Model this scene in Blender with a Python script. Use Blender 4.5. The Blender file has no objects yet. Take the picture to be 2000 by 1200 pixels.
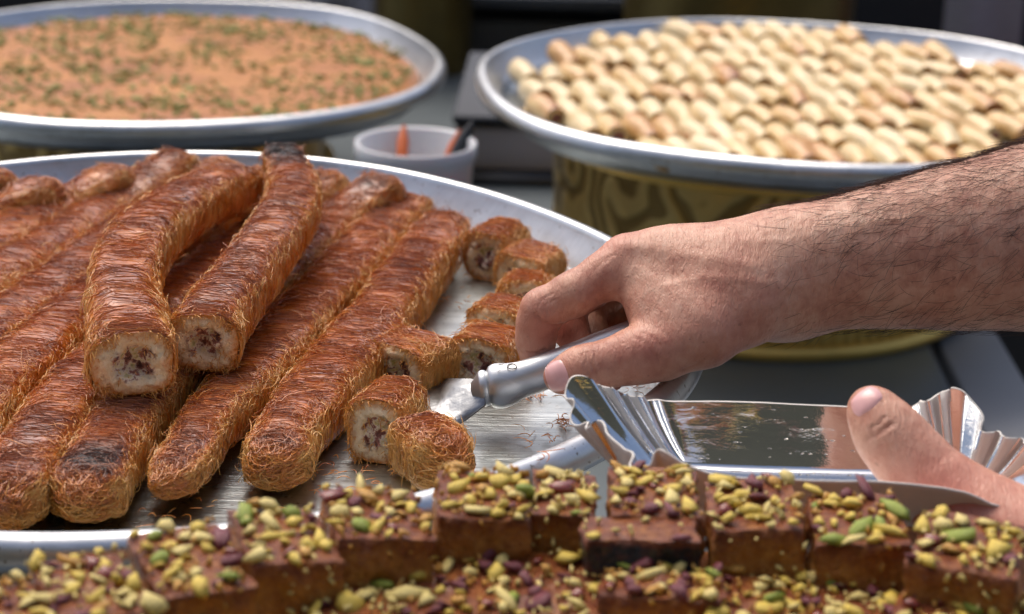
import bpy, math
import numpy as np
from mathutils import Vector
R_ = np.random.RandomState(7)
S = bpy.context.scene
COL = S.collection
# ------------------------------------------------------------------ camera, world, sun, exposure
F_PX, PITCH, ROLL = 4235.3, math.radians(19.12), math.radians(1.54)
CAM = np.array([0, 0, 0.3951])
FW = np.array([0, math.cos(PITCH), -math.sin(PITCH)])
U0 = np.array([0, math.sin(PITCH), math.cos(PITCH)]); X0 = np.array([1., 0, 0])
XR = X0*math.cos(ROLL)+U0*math.sin(ROLL); UP = -X0*math.sin(ROLL)+U0*math.cos(ROLL)
cd = bpy.data.cameras.new('camera'); co = bpy.data.objects.new('camera', cd); COL.objects.link(co); S.camera = co
cd.sensor_width = 36; cd.lens = 36*F_PX/2000; cd.clip_start = .05; cd.clip_end = 100
from mathutils import Matrix
co.matrix_world = Matrix(((XR[0], UP[0], -FW[0], CAM[0]), (XR[1], UP[1], -FW[1], CAM[1]), (XR[2], UP[2], -FW[2], CAM[2]), (0, 0, 0, 1)))
cd.dof.use_dof = True; cd.dof.focus_distance = 1.10; cd.dof.aperture_fstop = 9.0
w = bpy.data.worlds.new("World"); S.world = w; w.use_nodes = True
nt = w.node_tree; bg = nt.nodes['Background']
sky = nt.nodes.new('ShaderNodeTexSky'); sky.sky_type = 'NISHITA'; sky.sun_disc = False
SUN_EL, SUN_AZ = math.radians(58), math.radians(-28)      # azimuth from +Y towards +X
sky.sun_elevation = SUN_EL; sky.sun_rotation = SUN_AZ; sky.dust_density = 6.0; sky.air_density = .8; sky.ozone_density = 1.0
nt.links.new(sky.outputs[0], bg.inputs[0]); bg.inputs[1].default_value = 0.15
sl = bpy.data.lights.new('sun', 'SUN'); sl.energy = 1.1; sl.angle = math.radians(45); sl.color = (1, .93, .84)
so = bpy.data.objects.new('sun', sl); COL.objects.link(so)
sd = Vector((math.sin(SUN_AZ)*math.cos(SUN_EL), math.cos(SUN_AZ)*math.cos(SUN_EL), math.sin(SUN_EL)))
so.rotation_euler = sd.to_track_quat('Z', 'Y').to_euler()
S.view_settings.view_transform = 'Standard'; S.view_settings.look = 'None'
S.view_settings.exposure = 0.32; S.view_settings.gamma = 1

# ------------------------------------------------------------------ helpers
def ray(px, py): return FW+(px-1000)/F_PX*XR+(600-py)/F_PX*UP
def P(px, py, z):                       # where the line of sight meets the height z
    d = ray(px, py); return CAM+d*((z-CAM[2])/d[2])
def D(px, py, t): return CAM+ray(px, py)*t
def nrm(v): v = np.asarray(v, float); return v/(np.linalg.norm(v, axis=-1, keepdims=True)+1e-12)
def mesh(name, V, Fq, mats, attrs=None, smooth=True, mi=None):
    me = bpy.data.meshes.new(name); V = np.asarray(V, np.float32)
    if isinstance(Fq, np.ndarray):
        n, k = Fq.shape
        me.vertices.add(len(V)); me.vertices.foreach_set('co', V.ravel())
        me.loops.add(n*k); me.loops.foreach_set('vertex_index', Fq.astype(np.int32).ravel())
        me.polygons.add(n); me.polygons.foreach_set('loop_start', (np.arange(n)*k).astype(np.int32))
        me.polygons.foreach_set('loop_total', np.full(n, k, np.int32))
    else:
        me.from_pydata([tuple(map(float, v)) for v in V], [], [tuple(int(i) for i in f) for f in Fq])
    if attrs:
        for an, av in attrs.items():
            a = me.attributes.new(an, 'FLOAT', 'POINT'); a.data.foreach_set('value', np.asarray(av, np.float32))
    for m in (mats if isinstance(mats, (list, tuple)) else [mats]): me.materials.append(m)
    if mi is not None: me.polygons.foreach_set('material_index', np.asarray(mi, np.int32))
    if smooth: me.polygons.foreach_set('use_smooth', np.ones(len(me.polygons), bool))
    me.update(calc_edges=True); me.validate()
    return me
def ob(name, me, parent=None, loc=None, **kw):
    o = bpy.data.objects.new(name, me); COL.objects.link(o)
    if parent is not None: o.parent = parent
    if loc is not None: o.location = tuple(map(float, loc))
    for k, v in kw.items(): o[k] = v
    return o
def thing(name, label, cat, loc=(0, 0, 0), group=None):
    o = ob(name, None, None, loc, label=label, category=cat)
    if group: o['group'] = group
    return o
def join(parts):
    Vs, Fs, off = [], [], 0
    for V, Fq in parts:
        Vs.append(np.asarray(V)); Fs.append(np.asarray(Fq)+off); off += len(V)
    return np.concatenate(Vs), np.concatenate(Fs)
def hsh(p, seed=0):
    p = p.astype(np.int64); h = (p[..., 0]*73856093) ^ (p[..., 1]*19349663) ^ (p[..., 2]*83492791) ^ (seed*2654435)
    h = (h ^ (h >> 13))*1274126177; h &= 0x7fffffff
    h = (h ^ (h >> 15)) & 0xffffff
    return h/float(0xffffff)
def noise(p, seed=0):                   # value noise, -1..1
    p = np.asarray(p, float); i = np.floor(p); f = p-i; f = f*f*(3-2*f); i = i.astype(np.int64); r = 0
    for a in (0, 1):
        for b in (0, 1):
            for c in (0, 1):
                wgt = (f[..., 0] if a else 1-f[..., 0])*(f[..., 1] if b else 1-f[..., 1])*(f[..., 2] if c else 1-f[..., 2])
                r = r+wgt*hsh(i+np.array([a, b, c]), seed)
    return r*2-1
def fbm(p, seed=0, o=3):
    r = 0; a = 1
    for k in range(o): r = r+a*noise(np.asarray(p)*2**k, seed+k); a *= .5
    return r/1.75
def sstep(a, b, x): t = np.clip((x-a)/(b-a), 0, 1); return t*t*(3-2*t)
def strands(paths, rad, sides=3):       # N x K x 3 centre lines -> thin tubes
    paths = np.asarray(paths, float); N, K, _ = paths.shape
    T = np.gradient(paths, axis=1); T = nrm(T)
    ref = np.where(np.abs(T[:, :1, 2:3]) > .9, np.array([1., 0, 0]), np.array([0, 0, 1.])); ref = np.broadcast_to(ref, T.shape)
    A = nrm(np.cross(T, ref)); B = np.cross(T, A)
    rad = np.asarray(rad, float)
    rad = np.broadcast_to(rad.reshape(N, -1) if rad.ndim else rad, (N, K)) if rad.ndim else np.full((N, K), float(rad))
    prof = np.ones(K); prof[0] = .45; prof[-1] = .3
    an = np.arange(sides)*2*np.pi/sides
    V = paths[:, :, None]+(rad*prof)[:, :, None, None]*(A[:, :, None]*np.cos(an)[:, None]+B[:, :, None]*np.sin(an)[:, None])
    idx = np.arange(N*K*sides).reshape(N, K, sides)
    a = idx[:, :-1]; b = idx[:, 1:]
    Fq = np.stack([a, np.roll(a, -1, 2), np.roll(b, -1, 2), b], -1).reshape(-1, 4)
    return V.reshape(-1, 3), Fq
def spline(pts, n):                     # Catmull-Rom resampled evenly
    pts = np.asarray(pts, float); p = np.vstack([2*pts[0]-pts[1], pts, 2*pts[-1]-pts[-2]]); out = []
    for i in range(1, len(p)-2):
        t = np.linspace(0, 1, 24, endpoint=False)[:, None]
        out.append(.5*((2*p[i])+(-p[i-1]+p[i+1])*t+(2*p[i-1]-5*p[i]+4*p[i+1]-p[i+2])*t**2+(-p[i-1]+3*p[i]-3*p[i+1]+p[i+2])*t**3))
    out = np.vstack(out+[pts[-1:]]); d = np.r_[0, np.cumsum(np.linalg.norm(np.diff(out[:, :3], axis=0), axis=1))]
    s = np.linspace(0, d[-1], n)
    return np.stack([np.interp(s, d, out[:, k]) for k in range(out.shape[1])], 1), d[-1]
def revolve(prof, rfun, n=160, c=(0, 0, 0)):   # prof: (dr relative to rim or absolute fraction, z)
    th = np.linspace(0, 2*np.pi, n, endpoint=False); R = rfun(th); V = []
    for (dr, z, k) in prof: V.append(np.stack([c[0]+(R*k+dr)*np.cos(th), c[1]+(R*k+dr)*np.sin(th), np.full(n, c[2]+z)], 1))
    V = np.vstack(V); m = len(prof); i = np.arange(m*n).reshape(m, n)
    a = i[:-1]; b = i[1:]
    Fq = np.stack([a, np.roll(a, -1, 1), np.roll(b, -1, 1), b], -1).reshape(-1, 4)
    return V, Fq
def box(cx, cy, cz, sx, sy, sz, bev=0):
    x, y, z = sx/2, sy/2, sz/2
    V = np.array([[i*x, j*y, k*z] for k in (-1, 1) for j in (-1, 1) for i in (-1, 1)])+np.array([cx, cy, cz])
    Fq = np.array([[0, 2, 3, 1], [4, 5, 7, 6], [0, 1, 5, 4], [2, 6, 7, 3], [0, 4, 6, 2], [1, 3, 7, 5]])
    return V, Fq
def bevel(o, wd, seg=2):
    m = o.modifiers.new('bevel', 'BEVEL'); m.width = wd; m.segments = seg; m.limit_method = 'ANGLE'; return o

# ------------------------------------------------------------------ materials
def mat(name, build):
    m = bpy.data.materials.new(name); m.use_nodes = True; n = m.node_tree
    b = n.nodes['Principled BSDF']; build(n, b); return m
def nd(n, t, ins=None, **kw):
    x = n.nodes.new(t)
    for k, v in kw.items(): setattr(x, k, v)
    for k, v in (ins or {}).items():
        if hasattr(v, 'is_output') or isinstance(v, bpy.types.NodeSocket): n.links.new(v, x.inputs[k])
        else: x.inputs[k].default_value = v
    return x
def ramp(n, fac, stops):
    r = n.nodes.new('ShaderNodeValToRGB'); e = r.color_ramp.elements
    while len(e) < len(stops): e.new(.5)
    for q, (p, c) in zip(e, stops): q.position = p; q.color = (*c, 1)
    n.links.new(fac, r.inputs[0]); return r.outputs[0]
def geo(n): return n.nodes.new('ShaderNodeNewGeometry').outputs['Position']
def objc(n): return n.nodes.new('ShaderNodeTexCoord').outputs['Object']
def noi(n, vec, scale, det=3, rough=.5, dist=0): return nd(n, 'ShaderNodeTexNoise', {'Vector': vec, 'Scale': scale, 'Detail': det, 'Roughness': rough, 'Distortion': dist})
def bump(n, b, h, st, dist=.001, prev=None):
    x = nd(n, 'ShaderNodeBump', {'Height': h, 'Strength': st, 'Distance': dist})
    if prev: n.links.new(prev, x.inputs['Normal'])
    n.links.new(x.outputs[0], b.inputs['Normal']); return x.outputs[0]
def attr(n, nm): return nd(n, 'ShaderNodeAttribute', attribute_name=nm).outputs['Fac']
def mixc(n, f, a, b_, mode='MIX'):
    x = n.nodes.new('ShaderNodeMix'); x.data_type = 'RGBA'; x.blend_type = mode
    for s, v in ((x.inputs[0], f), (x.inputs[6], a), (x.inputs[7], b_)):
        if isinstance(v, bpy.types.NodeSocket): n.links.new(v, s)
        elif isinstance(v, (int, float)): s.default_value = v
        else: s.default_value = (*v, 1)
    return x.outputs[2]
def mth(n, op, a, b_=0.):
    x = n.nodes.new('ShaderNodeMath'); x.operation = op
    for s, v in ((x.inputs[0], a), (x.inputs[1], b_)):
        if isinstance(v, bpy.types.NodeSocket): n.links.new(v, s)
        else: s.default_value = v
    return x.outputs[0]
def simple(name, c, rough=.5, metal=0., var=.0, vs=60, bs=0., bsc=300, **kw):
    def f(n, b):
        b.inputs['Roughness'].default_value = rough; b.inputs['Metallic'].default_value = metal
        for k, v in kw.items(): b.inputs[k].default_value = v
        g = objc(n)
        if var:
            x = noi(n, g, vs).outputs[0]
            n.links.new(mixc(n, x, [q*(1-var) for q in c], [min(1, q*(1+var)) for q in c]), b.inputs['Base Color'])
        else: b.inputs['Base Color'].default_value = (*c, 1)
        if bs: bump(n, b, noi(n, g, bsc).outputs[0], bs)
    return mat(name, f)
def f_alu(rough, scr, floor=False, spots=True):
    def f(n, b):
        g = geo(n); b.inputs['Metallic'].default_value = 1
        big = noi(n, g, 14, 4, .6).outputs[0]
        st = nd(n, 'ShaderNodeMapping', {'Vector': g, 'Rotation': (0, 0, .12), 'Scale': (18, 420, 60)}).outputs[0]
        s = noi(n, st, 1.0, 4, .65, .6).outputs[0]
        fine = noi(n, g, 900, 2).outputs[0]
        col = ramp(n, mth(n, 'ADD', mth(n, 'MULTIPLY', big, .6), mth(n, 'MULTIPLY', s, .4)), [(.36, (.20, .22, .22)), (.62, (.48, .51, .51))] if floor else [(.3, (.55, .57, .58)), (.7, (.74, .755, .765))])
        sp = ramp(n, noi(n, g, 260, 2, .5).outputs[0], [(.66, (1, 1, 1)), (.73, (.32, .24, .16))])
        if spots: col = mixc(n, .8, col, sp, 'MULTIPLY')
        n.links.new(col, b.inputs['Base Color'])
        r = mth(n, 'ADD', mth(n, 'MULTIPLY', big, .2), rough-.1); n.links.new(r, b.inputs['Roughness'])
        h = mth(n, 'ADD', mth(n, 'MULTIPLY', s, scr), mth(n, 'MULTIPLY', fine, .35 if floor else .15))
        p = bump(n, b, h, .55 if floor else .3, .0006)
        bump(n, b, noi(n, g, 35, 2).outputs[0], .25, .004, p)
        if floor: b.inputs['Coat Weight'].default_value = .35; b.inputs['Coat Roughness'].default_value = .12
    return f
M_rim = mat('aluminium_rim', f_alu(.34, .25))
M_wall = mat('worn_aluminium_wall', f_alu(.42, .35))
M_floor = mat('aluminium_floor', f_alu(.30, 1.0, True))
def f_brass(n, b):
    g = objc(n); b.inputs['Metallic'].default_value = .6
    v = noi(n, g, 16, 2, .5, 2.5).outputs[0]
    wv = nd(n, 'ShaderNodeTexWave', {'Vector': g, 'Scale': 11, 'Distortion': 18, 'Detail': 1.5, 'Detail Scale': 1.2}).outputs['Fac']
    n.links.new(ramp(n, wv, [(.36, (.26, .165, .045)), (.64, (.60, .42, .14))]), b.inputs['Base Color'])
    b.inputs['Roughness'].default_value = .36
    bump(n, b, wv, .6, .003)
M_brass = mat('chased_brass', f_brass)
M_brass_plain = simple('polished_brass', (.80, .52, .13), .35, .7, .25, 30, .2, 60)
M_dim = simple('shaded_brass', (.16, .12, .04), .4, .8, .5, 12, .3, 30)  # brass for the back drums, their shade put into the colour
def f_kun(n, b):
    g = geo(n); bk = attr(n, 'bake')
    x = noi(n, g, 55, 3, .6).outputs[0]; y = noi(n, g, 420, 2).outputs[0]
    fac = mth(n, 'ADD', bk, mth(n, 'ADD', mth(n, 'MULTIPLY', mth(n, 'SUBTRACT', x, .5), .75), mth(n, 'MULTIPLY', mth(n, 'SUBTRACT', y, .5), .25)))
    c = ramp(n, fac, [(0., (.80, .42, .10)), (.2, (.72, .26, .030)), (.45, (.56, .160, .024)), (.68, (.33, .088, .024)), (.88, (.16, .045, .018)), (1., (.03, .012, .008))])
    n.links.new(c, b.inputs['Base Color'])
    b.inputs['Roughness'].default_value = .34; b.inputs['Coat Weight'].default_value = .75; b.inputs['Coat Roughness'].default_value = .26
    b.inputs['Subsurface Weight'].default_value = .0
    bump(n, b, noi(n, g, 700, 2).outputs[0], .3, .0006)
M_kun = mat('shredded_pastry', f_kun)
def f_fill(n, b):
    g = objc(n); rd = attr(n, 'rad')
    a = noi(n, g, 190, 3, .6).outputs[0]; c2 = noi(n, g, 330, 2).outputs[0]
    pale = mixc(n, c2, (.86, .60, .27), (.93, .84, .64))
    core = ramp(n, a, [(.34, (.10, .035, .03)), (.45, (.38, .15, .10)), (.52, (.80, .70, .55)), (.6, (.72, .60, .30)), (.68, (.40, .36, .10))])
    crust = ramp(n, mth(n, 'ADD', rd, mth(n, 'MULTIPLY', mth(n, 'SUBTRACT', c2, .5), .55)), [(.72, (0, 0, 0)), (1., (1, 1, 1))])
    pale = mixc(n, crust, pale, (.60, .23, .04))
    n.links.new(mixc(n, ramp(n, mth(n, 'ADD', rd, mth(n, 'MULTIPLY', mth(n, 'SUBTRACT', a, .5), .5)), [(.42, (0, 0, 0)), (.58, (1, 1, 1))]), core, pale), b.inputs['Base Color'])
    b.inputs['Roughness'].default_value = .45
    bump(n, b, noi(n, g, 500, 3).outputs[0], .7, .002)
M_fill = mat('cheese_and_nut_filling', f_fill)
def f_skin(n, b):
    g = geo(n)
    x = noi(n, g, 38, 3, .6).outputs[0]; y = noi(n, g, 190, 3, .6).outputs[0]; rd = attr(n, 'red'); cr = attr(n, 'crease')
    fac = mth(n, 'ADD', mth(n, 'MULTIPLY', x, .65), mth(n, 'MULTIPLY', y, .4))
    c = ramp(n, fac, [(.36, (.43, .18, .12)), (.52, (.60, .31, .21)), (.68, (.70, .42, .30))])
    c = mixc(n, rd, c, (.52, .17, .125))
    fr = ramp(n, noi(n, g, 330, 1, .4).outputs[0], [(.71, (0, 0, 0)), (.78, (1, 1, 1))])
    c = mixc(n, mth(n, 'MULTIPLY', fr, .45), c, (.25, .10, .06))
    c = mixc(n, mth(n, 'MULTIPLY', cr, .38), c, (.36, .12, .08))
    n.links.new(c, b.inputs['Base Color'])
    b.inputs['Roughness'].default_value = .47; b.inputs['Specular IOR Level'].default_value = .45
    b.inputs['Subsurface Weight'].default_value = .12; b.inputs['Subsurface Radius'].default_value = (1, .35, .2); b.inputs['Subsurface Scale'].default_value = .006
    st = nd(n, 'ShaderNodeMapping', {'Vector': g, 'Rotation': (.3, .2, .5), 'Scale': (750, 330, 480)}).outputs[0]
    vo = nd(n, 'ShaderNodeTexVoronoi', {'Vector': st, 'Scale': 1.}, feature='DISTANCE_TO_EDGE').outputs['Distance']
    p = bump(n, b, vo, .20, .0010)
    wv = noi(n, nd(n, 'ShaderNodeMapping', {'Vector': g, 'Rotation': (.1, .3, .35), 'Scale': (420, 90, 160)}).outputs[0], 1., 3, .6, .8).outputs[0]
    p = bump(n, b, wv, .55, .0016, p)
    p = bump(n, b, noi(n, g, 120, 2).outputs[0], .2, .002, p)
    bump(n, b, mth(n, 'MULTIPLY', cr, -1.), .6, .0012, p)
M_skin = mat('skin', f_skin)
M_nail = simple('fingernail', (.76, .42, .40), .28, 0, .08, 90, **{'Coat Weight': .3})
M_cut = simple('nail_free_edge', (.75, .62, .52), .4)
M_hair = simple('arm_hair', (.055, .028, .018), .4)
def f_foil(n, b):
    g = geo(n); b.inputs['Metallic'].default_value = 1; b.inputs['Base Color'].default_value = (.78, .79, .80, 1); b.inputs['Roughness'].default_value = .07
    p = bump(n, b, noi(n, g, 900, 3, .6).outputs[0], .10, .00025)
    st = nd(n, 'ShaderNodeMapping', {'Vector': g, 'Scale': (60, 160, 260)}).outputs[0]
    p = bump(n, b, noi(n, st, 1., 4, .6, .8).outputs[0], .13, .0008, p)
M_foil = mat('silver_foil', f_foil)
M_card = simple('pale_cardboard', (.74, .71, .66), .7, 0, .12, 60, .2, 200)
def f_steel(n, b):
    f_alu(.46, .35, False, False)(n, b)
M_tool = mat('cast_aluminium_handle', f_steel)
M_blade = simple('worn_steel_blade', (.30, .31, .32), .38, 1, .45, 120, .3, 300)
def f_cake(n, b):
    g = geo(n); a = attr(n, 'bake')
    x = noi(n, g, 170, 3, .7).outputs[0]
    fac = mth(n, 'ADD', a, mth(n, 'MULTIPLY', mth(n, 'SUBTRACT', x, .5), .9))
    n.links.new(ramp(n, fac, [(0., (.66, .29, .04)), (.3, (.46, .16, .018)), (.58, (.25, .055, .009)), (.85, (.10, .018, .005)), (1., (.008, .007, .008))]), b.inputs['Base Color'])
    b.inputs['Roughness'].default_value = .45; b.inputs['Coat Weight'].default_value = .22; b.inputs['Coat Roughness'].default_value = .1
    bump(n, b, noi(n, g, 300, 4, .75).outputs[0], 1., .0045)
M_cake = mat('syrup_soaked_crumb', f_cake)
NUT = [simple('pistachio_yellow', (.68, .50, .08), .45, 0, .3, 200, .4, 500), simple('pistachio_green', (.27, .33, .04), .45, 0, .3, 200, .4, 500),
       simple('pistachio_pale', (.72, .58, .20), .45, 0, .25, 200, .4, 500), simple('pistachio_purple_skin', (.17, .035, .045), .35, 0, .4, 200, .4, 500),
       simple('toasted_nut', (.55, .29, .05), .4, 0, .3, 200, .4, 500), simple('glazed_red_nut', (.22, .03, .015), .2, 0, .4, 200, .3, 500, **{'Coat Weight': .6})]
def f_phyllo(n, b):
    g = objc(n); bk = attr(n, 'bake'); oi = nd(n, 'ShaderNodeObjectInfo').outputs['Random']
    x = noi(n, g, 90, 3, .6).outputs[0]
    fac = mth(n, 'ADD', mth(n, 'MULTIPLY', mth(n, 'POWER', oi, 3.0), .55), mth(n, 'ADD', bk, mth(n, 'MULTIPLY', mth(n, 'SUBTRACT', x, .5), .45)))
    n.links.new(ramp(n, fac, [(0., (.76, .61, .35)), (.35, (.69, .48, .20)), (.65, (.54, .26, .07)), (1., (.26, .08, .02))]), b.inputs['Base Color'])
    b.inputs['Roughness'].default_value = .42; b.inputs['Coat Weight'].default_value = .2
    wv = nd(n, 'ShaderNodeTexWave', {'Vector': g, 'Scale': 60, 'Distortion': 3}, bands_direction='Y').outputs['Fac']
    bump(n, b, wv, .3, .0006)
M_phyllo = mat('phyllo_pastry', f_phyllo)
M_meat = simple('chopped_nut_filling', (.30, .11, .07), .5, 0, .6, 300, .9, 400)
def f_kcake(n, b):
    g = geo(n); x = noi(n, g, 13, 6, .72, .6).outputs[0]; y = noi(n, g, 240, 3, .7).outputs[0]
    n.links.new(ramp(n, mth(n, 'ADD', mth(n, 'MULTIPLY', x, .75), mth(n, 'MULTIPLY', y, .25)), [(.35, (.30, .085, .018)), (.5, (.47, .17, .032)), (.66, (.62, .27, .06))]), b.inputs['Base Color'])
    b.inputs['Roughness'].default_value = .42; bump(n, b, y, .9, .003)
M_kcake = mat('orange_semolina_crust', f_kcake)
M_crumb = simple('chopped_pistachio', (.26, .27, .06), .6, 0, .4, 150)
M_counter = simple('grey_steel_counter', (.17, .20, .215), .42, .6, .25, 9, .3, 30)
M_board = simple('light_grey_board', (.34, .34, .34), .6, 0, .2, 8)
M_dark = simple('dark_cabinet', (.022, .022, .024), .5, 0, .4, 6)
M_darkgrey = simple('dark_grey_steel', (.10, .11, .125), .4, .5, .3, 6)
M_tub = simple('white_plastic', (.56, .58, .60), .35, 0, .04, 20, **{'Subsurface Weight': .1, 'Subsurface Scale': .01})
M_orange = simple('orange_plastic', (.62, .14, .035), .35, 0, .1, 20)
M_black = simple('black_plastic', (.02, .022, .025), .4, 0, .2, 20)
M_cloth = simple('grey_cloth', (.36, .34, .36), .8, 0, .15, 90, .5, 60)
M_red = simple('red_plastic', (.45, .03, .03), .4, 0, .2, 20)
M_scale = simple('grey_painted_metal', (.045, .055, .075), .7, 0, .15, 12)
M_scale2 = simple('pale_grey_plastic', (.42, .42, .47), .5, 0, .1, 12)
M_ground = simple('grey_pavement', (.12, .12, .115), .8, 0, .5, 5, .5, 40)

# ------------------------------------------------------------------ setting
V, Fq = box(0, 4, -1.22, 60, 60, .04); ob('ground', mesh('ground', V, Fq, M_ground, smooth=False), kind='structure')
V, Fq = box(-.61, 1.75, -.305, 2.0, 2.5, .03)
bevel(ob('counter_top', mesh('counter_top', V, Fq, M_counter, smooth=False), kind='structure'), .004)
stb = thing('side_table', 'narrow light grey table standing along the right edge of the steel counter', 'table', (.435, 1.95, -1.2))
V, Fq = box(0, 0, .89, .062, 2.1, .024); bevel(ob('board', mesh('board', V, Fq, M_board, smooth=False), stb), .003)
for y_ in (-1., .1, 1.):
    V, Fq = box(0, y_, .439, .04, .04, .877); bevel(ob('leg', mesh('leg', V, Fq, M_darkgrey, smooth=False), stb), .004)
st_ = thing('stool', 'dark stool blurred beyond the narrow table at the right edge', 'stool', (.60, 2.35, -1.2))
V, Fq = revolve([(0, .55, 0), (0, .55, .96), (0, .56, 1), (0, .575, 1), (0, .58, .97), (0, .58, 0)], lambda a: np.full_like(a, .13), 40); ob('seat', mesh('seat', V, Fq, M_dark), st_)
for a_ in (.5, 2.1, 3.6, 5.2):
    V, Fq = strands(np.array([[[.10*math.cos(a_), .10*math.sin(a_), .55], [.12*math.cos(a_), .12*math.sin(a_), .28], [.14*math.cos(a_), .14*math.sin(a_), .0]]]), .014, 10); ob('leg', mesh('leg', V, Fq, M_board if a_ > 5 else M_black), st_)
V, Fq = box(0, -3.0, 1.1, 14, .3, 4.6); bevel(ob('added_building', mesh('added_building', V, Fq, simple('added_facade', (.045, .05, .038), .8, 0, .3, 2), smooth=False), None, label='dark facade added out of view behind the camera, mirrored in the foil tray', category='added_building'), .02)  # added, unseen: gives the foil something dark to mirror and dims the front
cab = thing('cabinet', 'dark cabinet standing behind the trays at the top of the picture', 'cabinet', (0.1, 3.3, -1.2))
V, Fq = box(0, .2, .75, 4.2, .3, 1.5); bevel(ob('body', mesh('body', V, Fq, M_dark, smooth=False), cab), .01)
V, Fq = box(-.15, -.08, .985, .62, .24, .02); bevel(ob('shelf', mesh('shelf', V, Fq, M_darkgrey, smooth=False), cab), .004)
V, Fq = box(-.15, -.14, .90, .60, .02, .10); bevel(ob('rail', mesh('rail', V, Fq, M_darkgrey, smooth=False), cab), .004)

def drum(name, label, c, r, h, n=180, flutes=True, side=None):
    t = thing(name, label, 'brass stand', c)
    pr = [(0, 0, 1), (0.004, .004, 1), (0.004, .010, 1), (-.004, .014, 1)]
    V, Fq = revolve(pr, lambda th: np.full_like(th, r), n); ob('foot_ring', mesh('foot_ring', V, Fq, M_brass_plain), t)
    th = np.linspace(0, 2*np.pi, n*4, endpoint=False)
    if flutes:
        k = 110; fl = lambda a: r-.003+.0022*np.abs(np.cos(a*k/2))
        V, Fq = revolve([(-.001, .014, 1), (0, .018, 1), (0, .042, 1), (-.002, .046, 1)], fl, k*8); ob('fluted_band', mesh('fluted_band', V, Fq, M_brass_plain), t)
        V, Fq = revolve([(-.004, .046, 1), (.003, .048, 1), (.004, .053, 1), (-.005, .058, 1)], lambda a: np.full_like(a, r), n); ob('bead', mesh('bead', V, Fq, M_brass_plain), t)
    z0 = .056 if flutes else .014
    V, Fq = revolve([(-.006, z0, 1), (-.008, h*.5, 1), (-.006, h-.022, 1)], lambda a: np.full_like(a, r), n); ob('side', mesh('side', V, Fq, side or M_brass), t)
    V, Fq = revolve([(-.006, h-.022, 1), (.002, h-.020, 1), (.003, h-.014, 1), (-.003, h-.010, 1), (-.003, h-.002, 1), (-.01, h, 1), (0, h, 0)], lambda a: np.full_like(a, r), n); ob('top_ring', mesh('top_ring', V, Fq, M_brass_plain), t)
    return t

# trays: fitted radius with the dents of hand-beaten rims
def tray(label, c, R, dents, depth, floor_z=None):
    t = thing('tray', label, 'tray', c)
    a = np.radians([d[0] for d in dents]); v = np.array([d[1] for d in dents]); o = np.argsort(a); a = a[o]; v = v[o]
    aa = np.r_[a-2*np.pi, a, a+2*np.pi]; vv = np.r_[v, v, v]
    def rf(th):
        q = np.zeros_like(th)
        for s in np.linspace(-.22, .22, 9): q = q+np.interp((th+s) % (2*np.pi), aa, vv)
        return R+q/9+.0012*np.sin(7*th+1)
    d = depth
    V, Fq = revolve([(0, -d, 0), (0, -d, .3), (0, -d, .6), (-.034, -d, 1), (-.030, -d+.001, 1), (-.026, -d+.005, 1)], rf, 220)
    V[:, 2] += fbm(V*np.array([9, 9, 0])+3, 5)*.0009
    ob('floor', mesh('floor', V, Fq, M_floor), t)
    V, Fq = revolve([(-.026, -d+.005, 1), (-.0215, -d+.012, 1), (-.0165, -d*.45, 1), (-.0115, -.004, 1)], rf, 220)
    V[:4*220, 2] += fbm(V*np.array([9, 9, 0])+3, 5)*.0009*np.repeat([1., .6, .3, 0], 220)
    ob('side_wall', mesh('side_wall', V, Fq, M_wall), t)
    V, Fq = revolve([(-.0115, -.004, 1), (-.0105, -.0012, 1), (-.009, 0, 1), (-.005, -.0006, 1), (-.002, -.003, 1), (0, -.007, 1), (.0004, -.011, 1), (-.0006, -.0145, 1), (-.0032, -.0160, 1), (-.0065, -.0160, 1), (-.009, -.0165, 1),
                     (-.0235, -d+.010, 1), (-.029, -d-.0015, 1), (-.036, -d-.003, 1), (0, -d-.003, .5), (0, -d-.003, 0)], rf, 220)
    ob('rim', mesh('rim', V, Fq, M_rim), t)
    return t, rf
# dent tables: (angle deg, metres), measured round each rim
def dent_from(pts, h, xc, yc):
    out = []
    for (u, v_) in pts:
        q = P(u, v_, CAM[2]-h); out.append((math.degrees(math.atan2(q[1]-yc, q[0]-xc)) % 360, math.hypot(q[0]-xc, q[1]-yc)-.31))
    return out
Z_R, Z_L = CAM[2]-.4735, CAM[2]-.5174
MC, RC, LC = (-.2106, 1.1443, 0), (.2669, 2.0557, Z_R), (-.3837, 2.2973, Z_L)
DM = dent_from([(0, 313), (200, 294), (450, 289), (640, 300), (800, 330), (1000, 380), (1120, 420), (1200, 455), (1365, 725), (1130, 842), (1005, 895), (820, 962), (250, 1036), (0, 1035)], .3951, MC[0], MC[1])
DM = [(a, v+(.0095 if 225 < a < 330 else 0)) for a, v in DM]
DR = dent_from([(928, 130), (960, 92), (1200, 42), (1400, 33), (1600, 42), (1800, 60), (2000, 90), (940, 165), (1000, 215), (1100, 258), (1200, 280), (1400, 303), (1700, 325), (1880, 325), (1990, 300)], .4735, RC[0], RC[1])
DL = dent_from([(868, 120), (850, 160), (800, 188), (700, 208), (490, 236), (300, 242), (0, 228), (350, -3), (560, 3), (700, 21), (800, 58), (850, 90)], .5174, LC[0], LC[1])
FLZ = -.034
mt, mrf = tray('large round aluminium tray holding the long shredded pastry rolls', MC, .31, DM, -FLZ)
rt, rrf = tray('round aluminium tray full of small rolled pastries, on the chased brass stand', RC, .31, DR, .032)
lt, lrf = tray('round aluminium tray filled with one flat orange cake, at top left', LC, .31, DL, .034)
ZC = -.29
drum('brass_stand', 'chased brass drum stand under the tray of small rolled pastries', (RC[0]-.025, RC[1], ZC), .212, Z_R-.036-ZC)
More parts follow.
